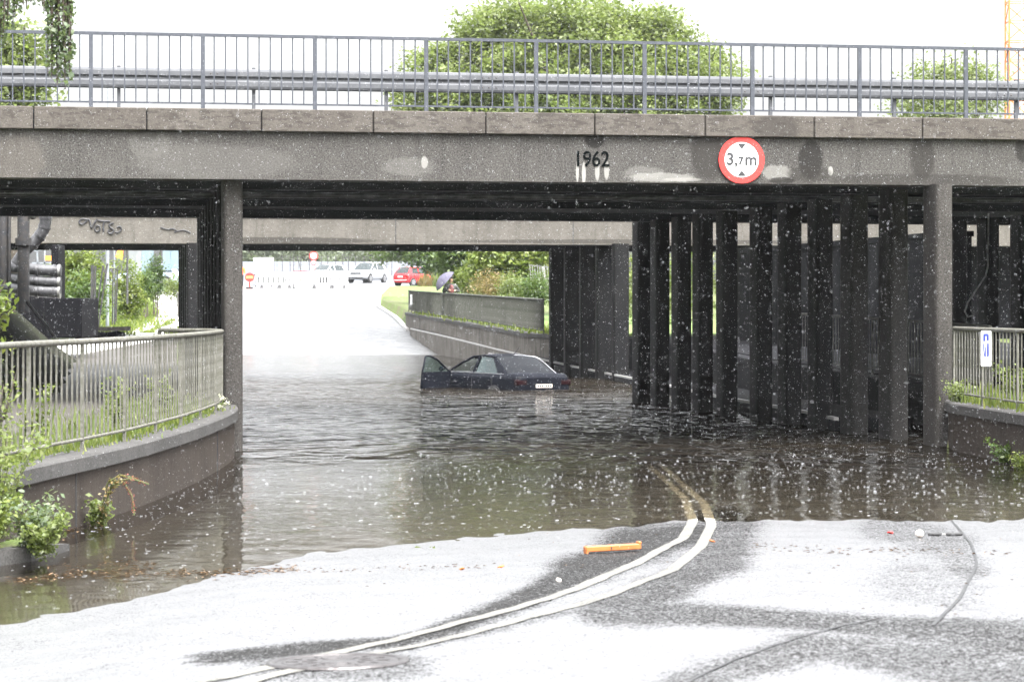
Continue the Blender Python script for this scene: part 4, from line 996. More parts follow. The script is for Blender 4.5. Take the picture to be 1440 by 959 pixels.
# verge grass along walls and path (uncountable)
def blades_along(name, label, pts, n, h, mat, w=.01, jit=.15, seed=1):
    r = np.random.default_rng(seed); P = np.array(pts); i = r.integers(0, len(P)-1, n); t_ = r.random((n, 1)); B = P[i]*(1-t_)+P[i+1]*t_
    cl = r.random(n)**2; B[:, 0] += r.normal(size=n)*jit; B[:, 1] += r.normal(size=n)*jit
    patch = .5+.5*np.sin(B[:, 1]*2.1+B[:, 0]*3)*np.sin(B[:, 1]*.77+1); hh = h*(.3+.8*r.random(n))*(.35+.9*patch)
    la = r.random(n)*6.283; ln = .5*hh*r.random(n); wa = r.random(n)*6.283; dx, dy = np.cos(wa)*w, np.sin(wa)*w
    z = B[:, 2]
    V = np.stack([np.stack([B[:,0]-dx, B[:,1]-dy, z], 1), np.stack([B[:,0]+dx, B[:,1]+dy, z], 1), np.stack([B[:,0]+np.cos(la)*ln*.4+dx, B[:,1]+np.sin(la)*ln*.4+dy, z+hh*.6], 1), np.stack([B[:,0]+np.cos(la)*ln, B[:,1]+np.sin(la)*ln, z+hh], 1)], 1).reshape(-1, 3)
    me = np_mesh(name, V, np.arange(4*n).reshape(-1, 4), mat, smooth=False)
    a = me.attributes.new('tint', 'FLOAT', 'POINT'); a.data.foreach_set('value', np.repeat(r.random(n), 4).astype(np.float32))
    return tag(link(name, me), label, 'grass', kind='stuff')
blades_along('grass', 'low bright weeds behind the left railing', [(xl(y)-.42, y, .66) for y in np.arange(20, 41, .5)], 3800, .13, M['leafyellow'], .012, .12, 1)
blades_along('grass', 'taller weeds on the strip between railing and pavement', [(xl(y)-1.0, y, .66) for y in np.arange(20, 40, .5)], 2400, .3, M['leafpale'], .012, .3, 2)
blades_along('grass', 'weeds growing behind the right railing', [(xr(y)+.55, y, .7) for y in np.arange(33, 42, .5)], 2500, .26, M['leafyellow'], .012, .2, 3)
blades_along('grass', 'grass along the left side of the slab path', [(ip(y, [84, 110, 140, 180, 210], [-12.9, -15.4, -19.2, -25, -29]), y, bz(y)) for y in np.arange(84, 180, 3.)], 7000, .22, M['leafyellow'], .04, .6, 4)
blades_along('grass', 'grass along the right side of the slab path', [(ip(y, [84, 110, 140, 180, 210], [-10.4, -12.5, -16, -21.4, -25]), y, bz(y)) for y in np.arange(84, 180, 3.)], 4000, .16, M['leafyellow'], .03, .25, 5)
blades_along('grass', 'grass tufts between the path slabs', [(ip(y, [84, 110, 140, 180, 210], [-11.4, -13.7, -17.4, -22.8, -26.5]), y, bz(y)) for y in (88, 90, 93, 99, 103, 108, 115)], 900, .12, M['leafyellow'], .03, .1, 6)
blades_along('grass', 'grass behind the long fence on the right', [(xr(y)+.8, y, bz(y)) for y in np.arange(85, 142, 3.)], 5000, .22, M['leafyellow'], .03, .35, 7)
structure(strip('grass_bank', [(ip(y, [84, 110, 140, 180, 210], [-11.2, -13.6, -17.2, -22.8, -26.5]), y, bz(y)-.01) for y in np.arange(86, 205, 5.)], 9, 2.5, M['grassmat'], .05))
structure(strip('grass_bank', [(xr(y)+.4, y, bz(y)-.005) for y in np.arange(88, 142, 5.)], .1, 14, M['grassmat'], .05))

def weed(label, x, y, z, h, n, mat, leaf=.05, lean=.25, seed=0, spread=.035, name='weed', top=None, each=9):
    r = random.Random(seed); root = empty(name, (x, y, z)); tag(root, label, 'weed'); mb = MB(); C = []; T = []
    for k in range(n):
        a_ = r.uniform(0, 6.28); hh = h*r.uniform(.5, 1); q = Vector((math.cos(a_), math.sin(a_), 0)); b = q*r.uniform(0, .1*h)
        pts = [b, b+q*lean*hh*.3+Vector((0,0,hh*.5)), b+q*lean*hh+Vector((0,0,hh))]
        mb.tube(pts, [.006, .004, .002], 4)
        for j in range(7):
            t_ = .15+.85*j/6; c = pts[0].lerp(pts[1], t_*2) if t_ < .5 else pts[1].lerp(pts[2], t_*2-1); C.append(c)
        T.append(pts[2])
    mb.build('stems', M['leafstem'], root)
    link('leaves', leaf_mesh('leaves', C, each, (spread,)*3, leaf, mat, seed=seed), root)
    if top: link('flower_heads', leaf_mesh('flower_heads', T, 26, (.02,.02,.05 if top == 'redseed' else .012), .022, M[top], seed=seed), root)
    return root
M['leafstem'] = simple('green stem', (.07, .1, .03), (.1, .09, .04), 9, .7)
weed('leafy green weed clump at the left end of the flood wall, nearest the kerb', -3.98, 22.6, .1, .42, 18, M['leafvine'], .045, .5, 1, .045)
weed('pale green weed clump leaning over the kerb debris', -3.85, 22.4, .08, .32, 16, M['leafpale'], .04, .6, 2, .04)
weed('taller green weed at the left edge before the railing', -4.35, 23.0, .15, .95, 22, M['leafpale'], .05, .4, 3, .05)
weed('yellow green weed low at the left edge of the picture', -4.3, 22.2, .1, .5, 18, M['leafyellow'], .045, .5, 4, .045)
weed('small green weed at the foot of the left wall beside the red seed heads', -3.98, 26.3, 0, .22, 6, M['leafpale'], .05, .35, 5, .04)
# dock plant with red seed heads
dk = empty('dock_plant', (-3.95, 26.3, 0)); tag(dk, 'dock plant with drooping red seed heads growing out of the left wall', 'plant')
arcs = [[(0,0,0),(.05,-.1,.22),(.12,-.2,.4),(.25,-.25,.43),(.33,-.28,.3),(.35,-.28,.12)], [(0,0,0),(.06,-.1,.25),(.15,-.2,.44),(.33,-.3,.47),(.5,-.35,.42)], [(0,0,0),(.02,-.1,.2),(.08,-.16,.42),(.2,-.2,.5),(.36,-.25,.47)]]
mb = MB(); C = []; CG = []
for a_ in arcs:
    mb.tube(a_, .008, 5); Q = [Vector(p) for p in a_]
    for i, (p, q) in enumerate(zip(Q[:-1], Q[1:])):
        for k in range(7): (C if i >= 3 else CG).append(p.lerp(q, k/7))
mb.build('stems', M['leafstem'], dk)
for k in range(3):
    cc = C[k*len(C)//3:(k+1)*len(C)//3] if k else C[:len(C)//3]; link('seed_head', leaf_mesh('seed_head', cc, 8, (.012,.012,.014), .018, M['redseed'], seed=3+k), dk)
link('leaves', leaf_mesh('leaves', CG, 3, (.025,.025,.025), .035, M['drygrass'], seed=4), dk)
# white umbels at the end of the left railing
um = empty('cow_parsley', (-4.05, 37.4, .69)); tag(um, 'small plant with round white flower heads at the far end of the left railing', 'plant')
mb = MB(); T = []
for dx, dy, dz in ((.05,-.1,.2),(.16,-.1,.1),(.11,-.12,.16),(.06,-.15,.06)):
    mb.tube([(0,0,0),(dx*.5,dy*.5,dz*.7),(dx,dy,dz)], .004, 4); T.append((dx, dy, dz))
mb.build('stems', M['leafstem'], um); link('flower_heads', leaf_mesh('flower_heads', T, 60, (.022,.022,.014), .018, M['flower'], seed=9), um)
for i, (y, h_, lab) in enumerate([(24.6, .9, 'tall mullein like weed behind the left railing near the picture edge'), (27.4, .75, 'slim yellow green weed stalk behind the left railing, mid way'), (31.5, .6, 'bushy weed behind the denser bars of the left railing'), (35, .6, 'green climber by the pier end of the left railing')]):
    weed(lab, smooth_x(xl, y)-.75, y, .66, h_, 9, [M['leafyellow'], M['leafyellow'], M['leafpale'], M['leafpale']][i], .05, .15, 20+i, .04)
weed('yellow flowered weed behind the small sign on the right railing', 7.0, 38.2, .7, .6, 12, M['leafyellow'], .05, .3, 30, .04)
weed('green weed at the pier end of the right railing', 6.62, 40.3, .7, .3, 10, M['leafpale'], .05, .7, 31, .05)
weed('small green plant growing low on the right wall just above the water', 6.62, 36.7, .05, .25, 10, M['leaf'], .05, .9, 32, .045)
weed('yellowish sprig at the right picture edge above the water', 6.62, 35.4, .0, .2, 6, M['leafyellow'], .04, .8, 33, .04)
# overhanging leafy plant at left edge
def leafy(label, name, pts_list, n_each, spread, leaf, mat, seed, cat='plant'):
    root = empty(name, pts_list[0][0]); tag(root, label, cat); o = Vector(pts_list[0][0]); mb = MB(); C = []
    for pts in pts_list:
        Q = [Vector(p)-o for p in pts]; mb.tube(Q, [.012]*(len(Q)-1)+[.004], 5)
        for p, q in zip(Q[:-1], Q[1:]):
            m = max(2, int((q-p).length/.05)); C += [tuple(p.lerp(q, k/m)) for k in range(m)]
    mb.build('branch', M['bark'], root); link('leaves', leaf_mesh('leaves', C, n_each, spread, leaf, mat, 1.2, seed=seed), root); return root
Yv = 27.
leafy('bright leafy branch reaching in from the left edge above the railing', 'leafy_branch', [[at(-40, 520, Yv), at(-10, 470, Yv), at(12, 420, Yv)], [at(-40, 500, Yv), at(-5, 440, Yv), at(22, 438, Yv)], [at(-30, 480, Yv), at(0, 410, Yv), at(8, 395, Yv)], [at(-30, 540, Yv), at(-5, 500, Yv), at(15, 480, Yv)]], 9, (.05,.06,.05), .075, M['leafyellow'], 3)
leafy('thin weed stems at the left picture edge between branch and railing', 'leafy_branch', [[at(-20, 680, 24.), at(-5, 610, 24.), at(5, 540, 24.)], [at(-20, 640, 24.), at(8, 580, 24.), at(24, 520, 24.)], [at(-30, 700, 24.), at(4, 650, 24.), at(10, 610, 24.)]], 7, (.05,.06,.05), .05, M['leafpale'], 4)
# hanging branches top left
Yh = 24.
def strand(u0, v0, v1, du): return [at(u0, v0, Yh), at(u0+du*.3, v0+(v1-v0)*.4, Yh+random.uniform(-.1,.1)), at(u0+du, v1, Yh)]
hb_ = [strand(u, -40, v1+random.uniform(-12, 4), random.uniform(-4, 4)) for u, v1 in ((68,112),(73,122),(78,118),(83,108),(88,124),(93,126),(97,116),(100,95),(71,100),(91,110),(80,95),(95,90))]
leafy('long curtain of hanging leafy branches at the upper left', 'hanging_branch', hb_, 5, (.022,.06,.03), .05, M['leafvine'], 5, 'branch')
hb_ = [strand(u, -40, v1, random.uniform(-4, 4)) for u, v1 in ((-14,60),(-8,78),(-3,72),(3,66),(8,52),(13,40),(0,50),(18,22),(26,14),(34,8),(46,4),(56,10),(62,20),(40,14),(20,34))]
leafy('darker hanging foliage in the very corner at the upper left', 'hanging_branch', hb_, 6, (.03,.06,.04), .05, M['leafvine'], 6, 'branch')
# ------------------------------------------------------------------ street furniture and small structures far off
def far(u, v, Y): p = at(u, v, Y); return Vector((p.x, Y, roadz(p.x, Y) if xl(Y) < p.x < xr(Y) else bz(Y)))
def pole(name, label, u, v0, v1, Y, r, mat, cat='post'):
    a, b = at(u, v0, Y), at(u, v1, Y); root = empty(name, (a.x, Y, b.z-.1)); tag(root, label, cat)
    MB().tube([(0,0,0), (0,0,a.z-b.z+.1)], r, 10).build('pole', mat, root); return root, a.z-b.z+.1
pole('lamp_post', 'thick grey steel post in front of the thicket at the left opening', 151, 330, 455, 93, .062, M['post'])
pole('wooden_pole', 'dark pole at the left verge of the slab path', 179, 330, 424, 108, .045, M['darksteel'])
pole('wooden_pole', 'thin dark pole between the ivy clump and the pale blue car', 226, 330, 410, 125, .042, M['darksteel'])
pole('wooden_pole', 'thin slanting grey pole near the short fence', 262, 335, 412, 130, .02, M['post'])
lp = at(152, 77, 200); L_ = empty('street_lamp', (lp.x, 200, 3.6)); tag(L_, 'tall slim street lamp with a flat arm, faint behind the bridge railing', 'street lamp')
MB().tube([(0,0,0),(0,0,lp.z-3.6)], [.09,.05], 8).build('pole', M['post'], L_); MB().bar((0,0,lp.z-3.6),(.85,0,lp.z-3.55), .07, .05).build('lamp_head', M['post'], L_)
# leaning gate bars
gt = empty('broken_gate', (at(140,460,88).x, 88, bz(88))); tag(gt, 'broken gate of dark leaning bars and upright slats left of the slab path', 'gate'); o0 = gt.location.copy()
def gb(u0, v0, u1, v1, w): MB().bar(at(u0, v0, 88)-o0, at(u1, v1, 88)-o0, w*88/F).build('bar', M['darksteel'], gt)
for q in [(130,373,129,462,4),(134,374,133,458,2.5),(151,371,138,460,2.2),(145,374,133,458,2),(145,374,147,384,1.6),(152,371,147,384,2),(159,378,158,456,1.6),(162,377,161,456,1.6),(165,379,163,452,2)]: gb(*q)
MB().bar(at(154,378,88)-o0, at(166,377.5,88)-o0, .03).build('bar', M['darksteel'], gt)
rb_ = empty('rubble_heap', (at(138,465,82).x, 82, bz(82))); tag(rb_, 'low heap of dark rubble and a timber by the foot of the broken gate', 'rubble')
for k in range(11): MB().ball((random.uniform(-.5,.7), random.uniform(-.3,.3), .1), random.uniform(.12,.25), 6, 4, (1.3,1,.6)).build('stone', M['darkwall'], rb_)
MB().bar((-.2,-.2,.28),(1.0,-.2,.3), .12).build('timber', M['wood'], rb_)
# hoarding and house behind the left path
hp = empty('hoarding', (at(208,420,150).x, 150, bz(150))); tag(hp, 'pale blue and grey hoarding panels behind the bushes on the left', 'hoarding'); mb = None
for k, (u0, u1, v1, m) in enumerate([(181,190,400,'house'),(190.4,199,405,'house'),(199.4,207,405,'paneling'),(207.4,216,400,'paneling'),(229,240,380,'paneling'),(240.4,252,378,'paneling'),(252.4,268,376,'paneling')]):
    a_, b_ = at(u0, 335, 150)-hp.location, at(u1, v1, 150)-hp.location
    MB().box(((a_.x+b_.x)/2, 0, (a_.z+b_.z)/2), (b_.x-a_.x, .06, a_.z-b_.z)).build('panel', M[m], hp)
    if k % 2 == 0: MB().bar((b_.x, .1, b_.z), (b_.x, .1, a_.z), .08).build('post', M['post'], hp)
oj = at(170, 365, 105); tp_ = empty('tarpaulin', (oj.x, 105, bz(105))); tag(tp_, 'orange tarpaulin hung on a post beside the left thicket', 'tarpaulin')
z_ = oj.z-bz(105); MB().prism([(-.22,0,z_+.1),(.0,0,z_),(.05,.02,z_+.45),(-.1,.03,z_+.45)], (.04,.12,0)).build('cloth', M['tarp'], tp_)
MB().tube([(-.25,0,0),(-.25,0,z_+.9)], .04, 6).build('pole', M['post'], tp_)
structure(strip('ground_or_shade_strip', [(xr(y)+.36, y, bz(y)+.02) for y in np.arange(42, 87, 3.)], 0, 9, M['darkwall'], .1))  # near-black sheet over the right bank, painting in the shade there
structure(strip('ground_or_shade_strip', [(xl(y)-5.2, y, bz(y)+.02) for y in np.arange(56, 86, 3.)], 14, 0, M['darkwall'], .1))  # near-black sheet laid on the left bank in place of shade
# pipes in the shade at the left
def px(u, v, Y): return at(u, v, Y)
YP = 60.
pb = empty('pipe_bundle', (at(60,400,YP).x, YP, 1.0)); tag(pb, 'bundle of big grimy horizontal pipes in the shade at the left', 'pipes'); ob = pb.location.copy()
for v, r_, u1 in ((381,8,86),(397,7.5,86),(411,8.5,85)):
    rr_ = r_*YP/F
    f_ = [px(-30, v-14, YP+3)-ob, px(30, v-4, YP)-ob, px(60, v-1, YP)-ob, px(u1, v, YP)-ob]
    q = MB().tube(f_, rr_, 14).build('pipe', M['pipe'], pb)
    for uu in (36, 52, 76, 83): a_ = px(uu, v-2+uu*.02, YP)-ob; MB().tube([a_-Vector((.02,0,0)), a_+Vector((.03,0,0))], rr_*1.13, 14).build('flange', M['galv'] if uu in (83, 40) else M['pipe'], q)
pv = empty('drain_pipe', (at(34,350,57).x, 57, .8)); tag(pv, 'thick dark vertical pipe standing against the far beam at the left', 'pipe'); o0 = pv.location.copy()
MB().tube([px(33,262,57)-o0, px(33,440,57)-o0], .125, 14).build('pipe', M['darksteel'], pv); MB().tube([px(33,335,57)-o0, px(33,345,57)-o0], .17, 14).build('collar', M['darksteel'], pv)
MB().tube([px(13,262,57)-o0, px(13,440,57)-o0], .035, 8).build('pipe', M['darksteel'], pv); MB().tube([px(4,262,57)-o0, px(4,400,57)-o0], .1, 8).build('pipe', M['darksteel'], pv)
pe = empty('elbow_pipe', (at(64,300,58).x, 58, 3.9)); tag(pe, 'ribbed grey elbow pipe curving down from the bridge soffit at the left', 'pipe'); o0 = pe.location.copy()
MB().tube([px(64,262,58)-o0, px(64,300,58)-o0, px(64,312,58)-o0, px(61,324,58)-o0, px(54,334,58)-o0, px(45,344,58)-o0, px(36,352,58)-o0, px(22,372,58)-o0], .125, 14).build('pipe', M['pipe'], pe)
for a_, b_ in (((64,305),(64,308)), ((63,318),(62,321)), ((57,331),(55,333)), ((47,342),(45,344))): MB().tube([px(*a_,58)-o0, px(*b_,58)-o0], .14, 14).build('rib', M['pipe'], pe)
MB().ball(px(46,303,57)-o0+Vector((0,0,0)), .09, 10, 6).build('valve', M['galv'], pe)
# small dark service frame and blocks
sf = empty('service_frame', (at(70,365,92).x, 92, bz(92))); tag(sf, 'thin grey frame and orange box seen above the pipe bundle', 'frame'); o0 = sf.location.copy()
for a_, b_ in (((52,346),(53,372)),((45,353),(60,351)),((45,370),(80,370)),((63,346),(63,378))): MB().bar(px(*a_,92)-o0, px(*b_,92)-o0, .05).build('bar', M['post'], sf)
MB().box(px(68,363,92)-o0, (.2,.1,.16)).build('box', M['tarp'], sf)
def slab(name, label, u0, u1, v0, v1, Y, d, mat, cat='wall'):
    a_, b_ = at(u0, v0, Y), at(u1, v1, Y); r_ = empty(name, ((a_.x+b_.x)/2, Y, b_.z)); tag(r_, label, cat)
    MB().box((0, d/2, (a_.z-b_.z)/2), (b_.x-a_.x, d, a_.z-b_.z), bev=.02).build('block', mat, r_)
    return r_
slab('concrete_or_added_block', 'black concrete block below the pipe ends at the left', 62, 115, 419, 475, 62, 2.5, M['darkwall'], 'block')
slab('concrete_or_added_block', 'wide dark slab added under the pipes at the left edge to black out the bank', -30, 61.5, 414, 482, 64, 1.0, M['darkwall'], 'block')  # added slab that hides the bright bank below the pipes
slab('concrete_or_added_block', 'dark column stub between pipe bundle and thicket', 72, 82, 344, 420, 66, 1.0, M['darkwall'], 'block')
# embankment under the left side span
mb = MB(); rows = []
for i, y in enumerate(np.arange(44, 61, 1.)):
    x0 = -6.9-(y-42)*.12
    rows.append([(x0, y, .6), (x0-.9, y, 1.1+.1*math.sin(y*1.7)), (x0-2.1, y, 2.3+.12*math.sin(y*2.3)), (x0-3.9, y, 4.05), (x0-9, y, 4.1)])
structure(mb.grid(rows).build('embankment', simple('dark mossy slope', (.022,.026,.014), (.016,.015,.013), 2, .9, 0, .8, 12, spec=.05)))
sp_ = empty('sloping_pipe', (at(60,455,50).x, 50, 1.2)); tag(sp_, 'thin pale pipe lying down the dark slope at the left', 'pipe'); o0 = sp_.location.copy()
MB().tube([px(38,425,50)-o0, px(62,455,48)-o0, px(77,474,46.5)-o0], .03, 8).build('pipe', M['galv'], sp_)
# hanging cable loop under the right side span
cb = empty('cable', at(1390,310,52)); tag(cb, 'pale cable hanging in a loop in the dark right side span', 'cable'); o0 = cb.location.copy()
MB().tube([px(u, v, 52)-o0 for u, v in ((1390,300),(1389,375),(1386,388),(1378,400),(1370,412),(1361,425),(1357,438),(1361,446),(1367,444))], .016, 6).build('cable', M['galv'], cb)
ww = empty('wing_wall', (9.6, 60, 0)); tag(ww, 'tall dark side wall between the two bridges at the right', 'wall')
MB().prism([(0,0,-.5),(.5,0,-.5),(-2.5,19,-.5),(-3.0,19,-.5)], (0,0,4.15)).build('wall_face', M['darkwall'], ww); MB().prism([(-.05,0,3.652),(.55,0,3.652),(-2.45,18.9,3.652),(-3.05,18.9,3.652)], (0,0,.12)).build('coping', M['darkwall'], ww)
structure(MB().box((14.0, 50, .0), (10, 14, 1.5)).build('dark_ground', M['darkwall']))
# barriers
def slot_barrier(label, u, Y, n, w=2.1, grp='white slotted barriers across the far road'):
    p = far(u, 400, Y); r_ = empty('barrier', p); tag(r_, label, 'barrier', grp)
    fr = MB(); fr.box((0,0,.98), (w,.06,.36)); fr.box((0,0,.3), (w,.06,.08)); fr.build('board', M['white'], r_)
    for k in range(n): MB().box((-w/2+w*(k+.5)/n, 0, .57), (w/n*.42,.04,.46)).build('slat', M['white'], r_)
    MB().box((0,.05,.57), (w,.01,.44)).build('shadow_net', M['darksteel'], r_)
    for s_ in (-1, 1): MB().prism([(s_*w*.3-.12,-.3,0),(s_*w*.3+.12,-.3,0),(s_*w*.3+.04,0,.3),(s_*w*.3-.04,0,.3)], (0,.06,0)).build('foot', M['black'], r_)
    return r_
slot_barrier('white slotted barrier furthest left in the row, beside the dark box', 381, 192, 12)
slot_barrier('white slotted barrier between the leftmost one and the striped board', 400, 192.5, 10, 1.2)
slot_barrier('white slotted barrier just right of the striped board', 455, 192, 10)
slot_barrier('white slotted barrier nearest the silver SUV', 475, 191, 12, 1.5)
p = far(427, 400, 191); sb_ = empty('striped_barrier', p); tag(sb_, 'low barrier board with slanted yellow stripes and a red top strip, mid row', 'barrier')
MB().box((0,0,.75), (1.9,.05,.75)).build('board', M['white'], sb_)
for k in range(7): x_ = -.9+k*.26; MB().prism([(x_,-.028,.4),(x_+.12,-.028,.4),(x_+.28,-.028,.68),(x_+.16,-.028,.68)], (0,-.004,0)).build('stripe', M['yellow'], sb_)
MB().box((0,0,1.17), (1.4,.06,.05)).build('top_strip', M['red'], sb_)
for s_ in (-1,1): MB().bar((s_*.7,0,0),(s_*.7,0,.5), .05).build('leg', M['darksteel'], sb_); MB().box((s_*.7,0,.03), (.12,.5,.06)).build('foot', M['black'], sb_)
# no-entry style disc on a red stand
p = far(351, 400, 190); rs = empty('barrier_sign', p); tag(rs, 'round red sign with pale bar on a red stand beside the worker', 'sign')
zc = at(351, 390, 190).z-p.z; MB().disc((0,0,zc), .32, (0,-1,0), .03, 28).build('red_disc', M['red'], rs); MB().box((0,-.036,zc), (.46,.01,.14)).build('pale_bar', M['yellow'], rs)
MB().bar((0,0,.03),(0,0,zc-.2), .1).build('stand', M['red'], rs); MB().box((0,0,.05), (.5,.5,.1), bev=.03).build('foot', M['black'], rs)
# box and board
p = far(362, 399, 198); bx_ = empty('equipment_box', p); tag(bx_, 'dark grey box standing under the white information board', 'box'); MB().box((0,0,.33+.2), (.62,.5,.75), bev=.02).build('cabinet', M['post'], bx_); MB().box((0,0,.93), (.68,.56,.05)).build('lid', M['darksteel'], bx_)
a_, b_ = at(357, 362.5, 204), at(384.5, 385, 204); p = Vector(((a_.x+b_.x)/2, 204, 3.6)); ib = empty('information_board', p); tag(ib, 'large plain white board on posts at the left end of the far fence', 'sign')
MB().box((0,0,(a_.z+b_.z)/2-3.6), (b_.x-a_.x,.05,a_.z-b_.z)).build('board', M['signwhite'], ib)
for dz in (.35, -.38): MB().box((0,-.03,(a_.z+b_.z)/2-3.6+dz), (.75,.005,.025)).build('print', M['galv'], ib)
for s_ in (-1,1): MB().bar((s_*.6,.06,0),(s_*.6,.06,a_.z-3.6), .08).build('post', M['darksteel'], ib)
# speed sign with plates
p = far(441, 395, 206); ss = empty('road_sign', p); tag(ss, 'red rimmed round sign above two small red and white plates on one post', 'sign')
MB().bar((0,.03,0),(0,.03,at(441,356,206).z-p.z), .06).build('post', M['post'], ss)
for v, r_, nm in ((360,.33,'round_sign'),(369,.2,'plate'),(376,.16,'plate')):
    zc = at(441, v, 206).z-p.z; q = MB().disc((0,-.01,zc), r_, (0,-1,0), .02, 24).build(nm, M['red'], ss); MB().disc((0,-.032,zc), r_*.72, (0,-1,0), .004, 24).build('white_face', M['signwhite'], q)
    MB().bar((-r_*.35,-.038,zc-r_*.3),(r_*.3,-.038,zc+r_*.3), .05, .01).build('symbol', M['red'], q)
# far fence of dark posts
ff = empty('far_fence', far(440, 390, 245)); tag(ff, 'row of thin dark fence posts with wires before the hazy wood', 'fence'); o0 = ff.location.copy()
for u in (385,397,408,413,423,435,442,452,461,472,482,490,500,512,524,536,544,551):
    a_, b_ = at(u, 360+random.uniform(-1,1), 245)-o0, at(u, 383, 245)-o0; MB().bar(a_, b_-Vector((0,0,.3)), .065).build('post', M['darksteel'], ff)
MB().bar(at(418,361,245)-o0, at(424,384,245)-o0, .07).build('post', M['darksteel'], ff)
for v in (362, 372, 381): MB().bar(at(385,v,245)-o0, at(551,v,245)-o0, .018).build('wire', M['darksteel'], ff)
hd = empty('site_hoarding', far(440, 385, 262)); tag(hd, 'long low grey blue hoarding between the far fence and the hazy wood', 'hoarding')
a_, b_ = at(330, 368, 262), at(600, 381, 262)
for k in range(9):
    x0 = a_.x+(b_.x-a_.x)*k/9; x1 = a_.x+(b_.x-a_.x)*(k+1)/9-.03
    MB().box(((x0+x1)/2-hd.location.x, 0, (a_.z-hd.location.z)/2), (x1-x0,.06,a_.z-hd.location.z)).build('panel', M['post'], hd)
# mesh panels leaning on the right
mp = empty('mesh_panels', (at(760,380,108).x, 108, bz(108))); tag(mp, 'leaning grey mesh fence panels under the bright yellow green tree', 'fence'); o0 = mp.location.copy()
for k in range(9): a0 = at(745+k*3.4, 372+(k%3), 108)-o0; MB().bar(a0, at(748+k*3.6, 412, 108)-o0, .03).build('bar', M['galv'], mp)
MB().bar(at(763,375,107)-o0, at(771,405,107)-o0, .09,.04).build('panel_edge', M['galv'], mp); MB().bar(at(745,373,108)-o0, at(772,376,108)-o0, .03).build('bar', M['galv'], mp)
for i, (u, v0) in enumerate(((713,372),(722,374),(702,386),(687,378))):
    pole('fence_post', ['slim concrete fence post in the scrub, right one of a close pair', 'slim concrete fence post nearest the mesh panels', 'short slim post low in the brown scrub', 'slim post in the scrub nearest the wooden fence'][i], u, v0, 412, 122, .03, M['galv'])
wf = empty('wooden_fence', (at(655,390,132).x, 132, bz(132))); tag(wf, 'short weathered wooden fence behind the person with the umbrella', 'fence'); o0 = wf.location.copy()
for k in range(8): MB().box(at(649+k*2.2, 388, 132+k*.3)-o0, (.07,.04,1.7)).build('board', M['wood'], wf)
MB().bar(at(649,376,132)-o0, at(664,377,134)-o0, .06).build('rail', M['wood'], wf)
# crane
ck = Vector((at(1432,0,210).x, 210, 3)); cr_ = empty('tower_crane', ck); tag(cr_, 'orange lattice tower crane mast at the upper right edge', 'crane')
w_ = .85
for sx in (-1,1):
    for sy in (-1,1): MB().bar((sx*w_,sy*w_,0),(sx*w_,sy*w_,40), .12).build('chord', M['cranepaint'], cr_)
mb = MB()
for k in range(26):
    z0, z1 = k*1.5, k*1.5+1.5
    for (ax, ay), (bx1, by1) in (((-1,-1),(1,-1)),((1,-1),(1,1)),((1,1),(-1,1)),((-1,1),(-1,-1))):
        mb.bar((ax*w_,ay*w_,z0),(bx1*w_,by1*w_,z0), .06)
        A_, B_ = ((ax*w_,ay*w_,z0),(bx1*w_,by1*w_,z1)) if k % 2 == 0 else ((bx1*w_,by1*w_,z0),(ax*w_,ay*w_,z1))
        mb.bar(A_, B_, .07)
q = mb.build('lattice', M['cranepaint'], cr_)
MB().bar((.2,-.3,0),(.2,-.3,40), .05).build('ladder', M['white'], cr_)
# ------------------------------------------------------------------ people
def body(name, verts, edges, radii, mat, parent, sub=2):
    me = bpy.data.meshes.new(name); me.from_pydata([tuple(v) for v in verts], edges, []); me.update()
    o = link(name, me, parent); o.modifiers.new('skin', 'SKIN'); me.skin_vertices if hasattr(me, 'skin_vertices') else None
    bpy.context.view_layer.update()
    if not me.skin_vertices: me.attributes
    for i, r_ in enumerate(radii): me.skin_vertices[0].data[i].radius = (r_, r_) if not isinstance(r_, tuple) else r_
    me.skin_vertices[0].data[0].use_root = True
    sb = o.modifiers.new('sub', 'SUBSURF'); sb.levels = sub; sb.render_levels = sub; me.materials.append(mat)
    bpy.context.view_layer.update()
    m2 = bpy.data.meshes.new_from_object(o.evaluated_get(bpy.context.evaluated_depsgraph_get())); o.modifiers.clear(); o.data = m2
    m2.polygons.foreach_set('use_smooth', [True]*len(m2.polygons)); return o
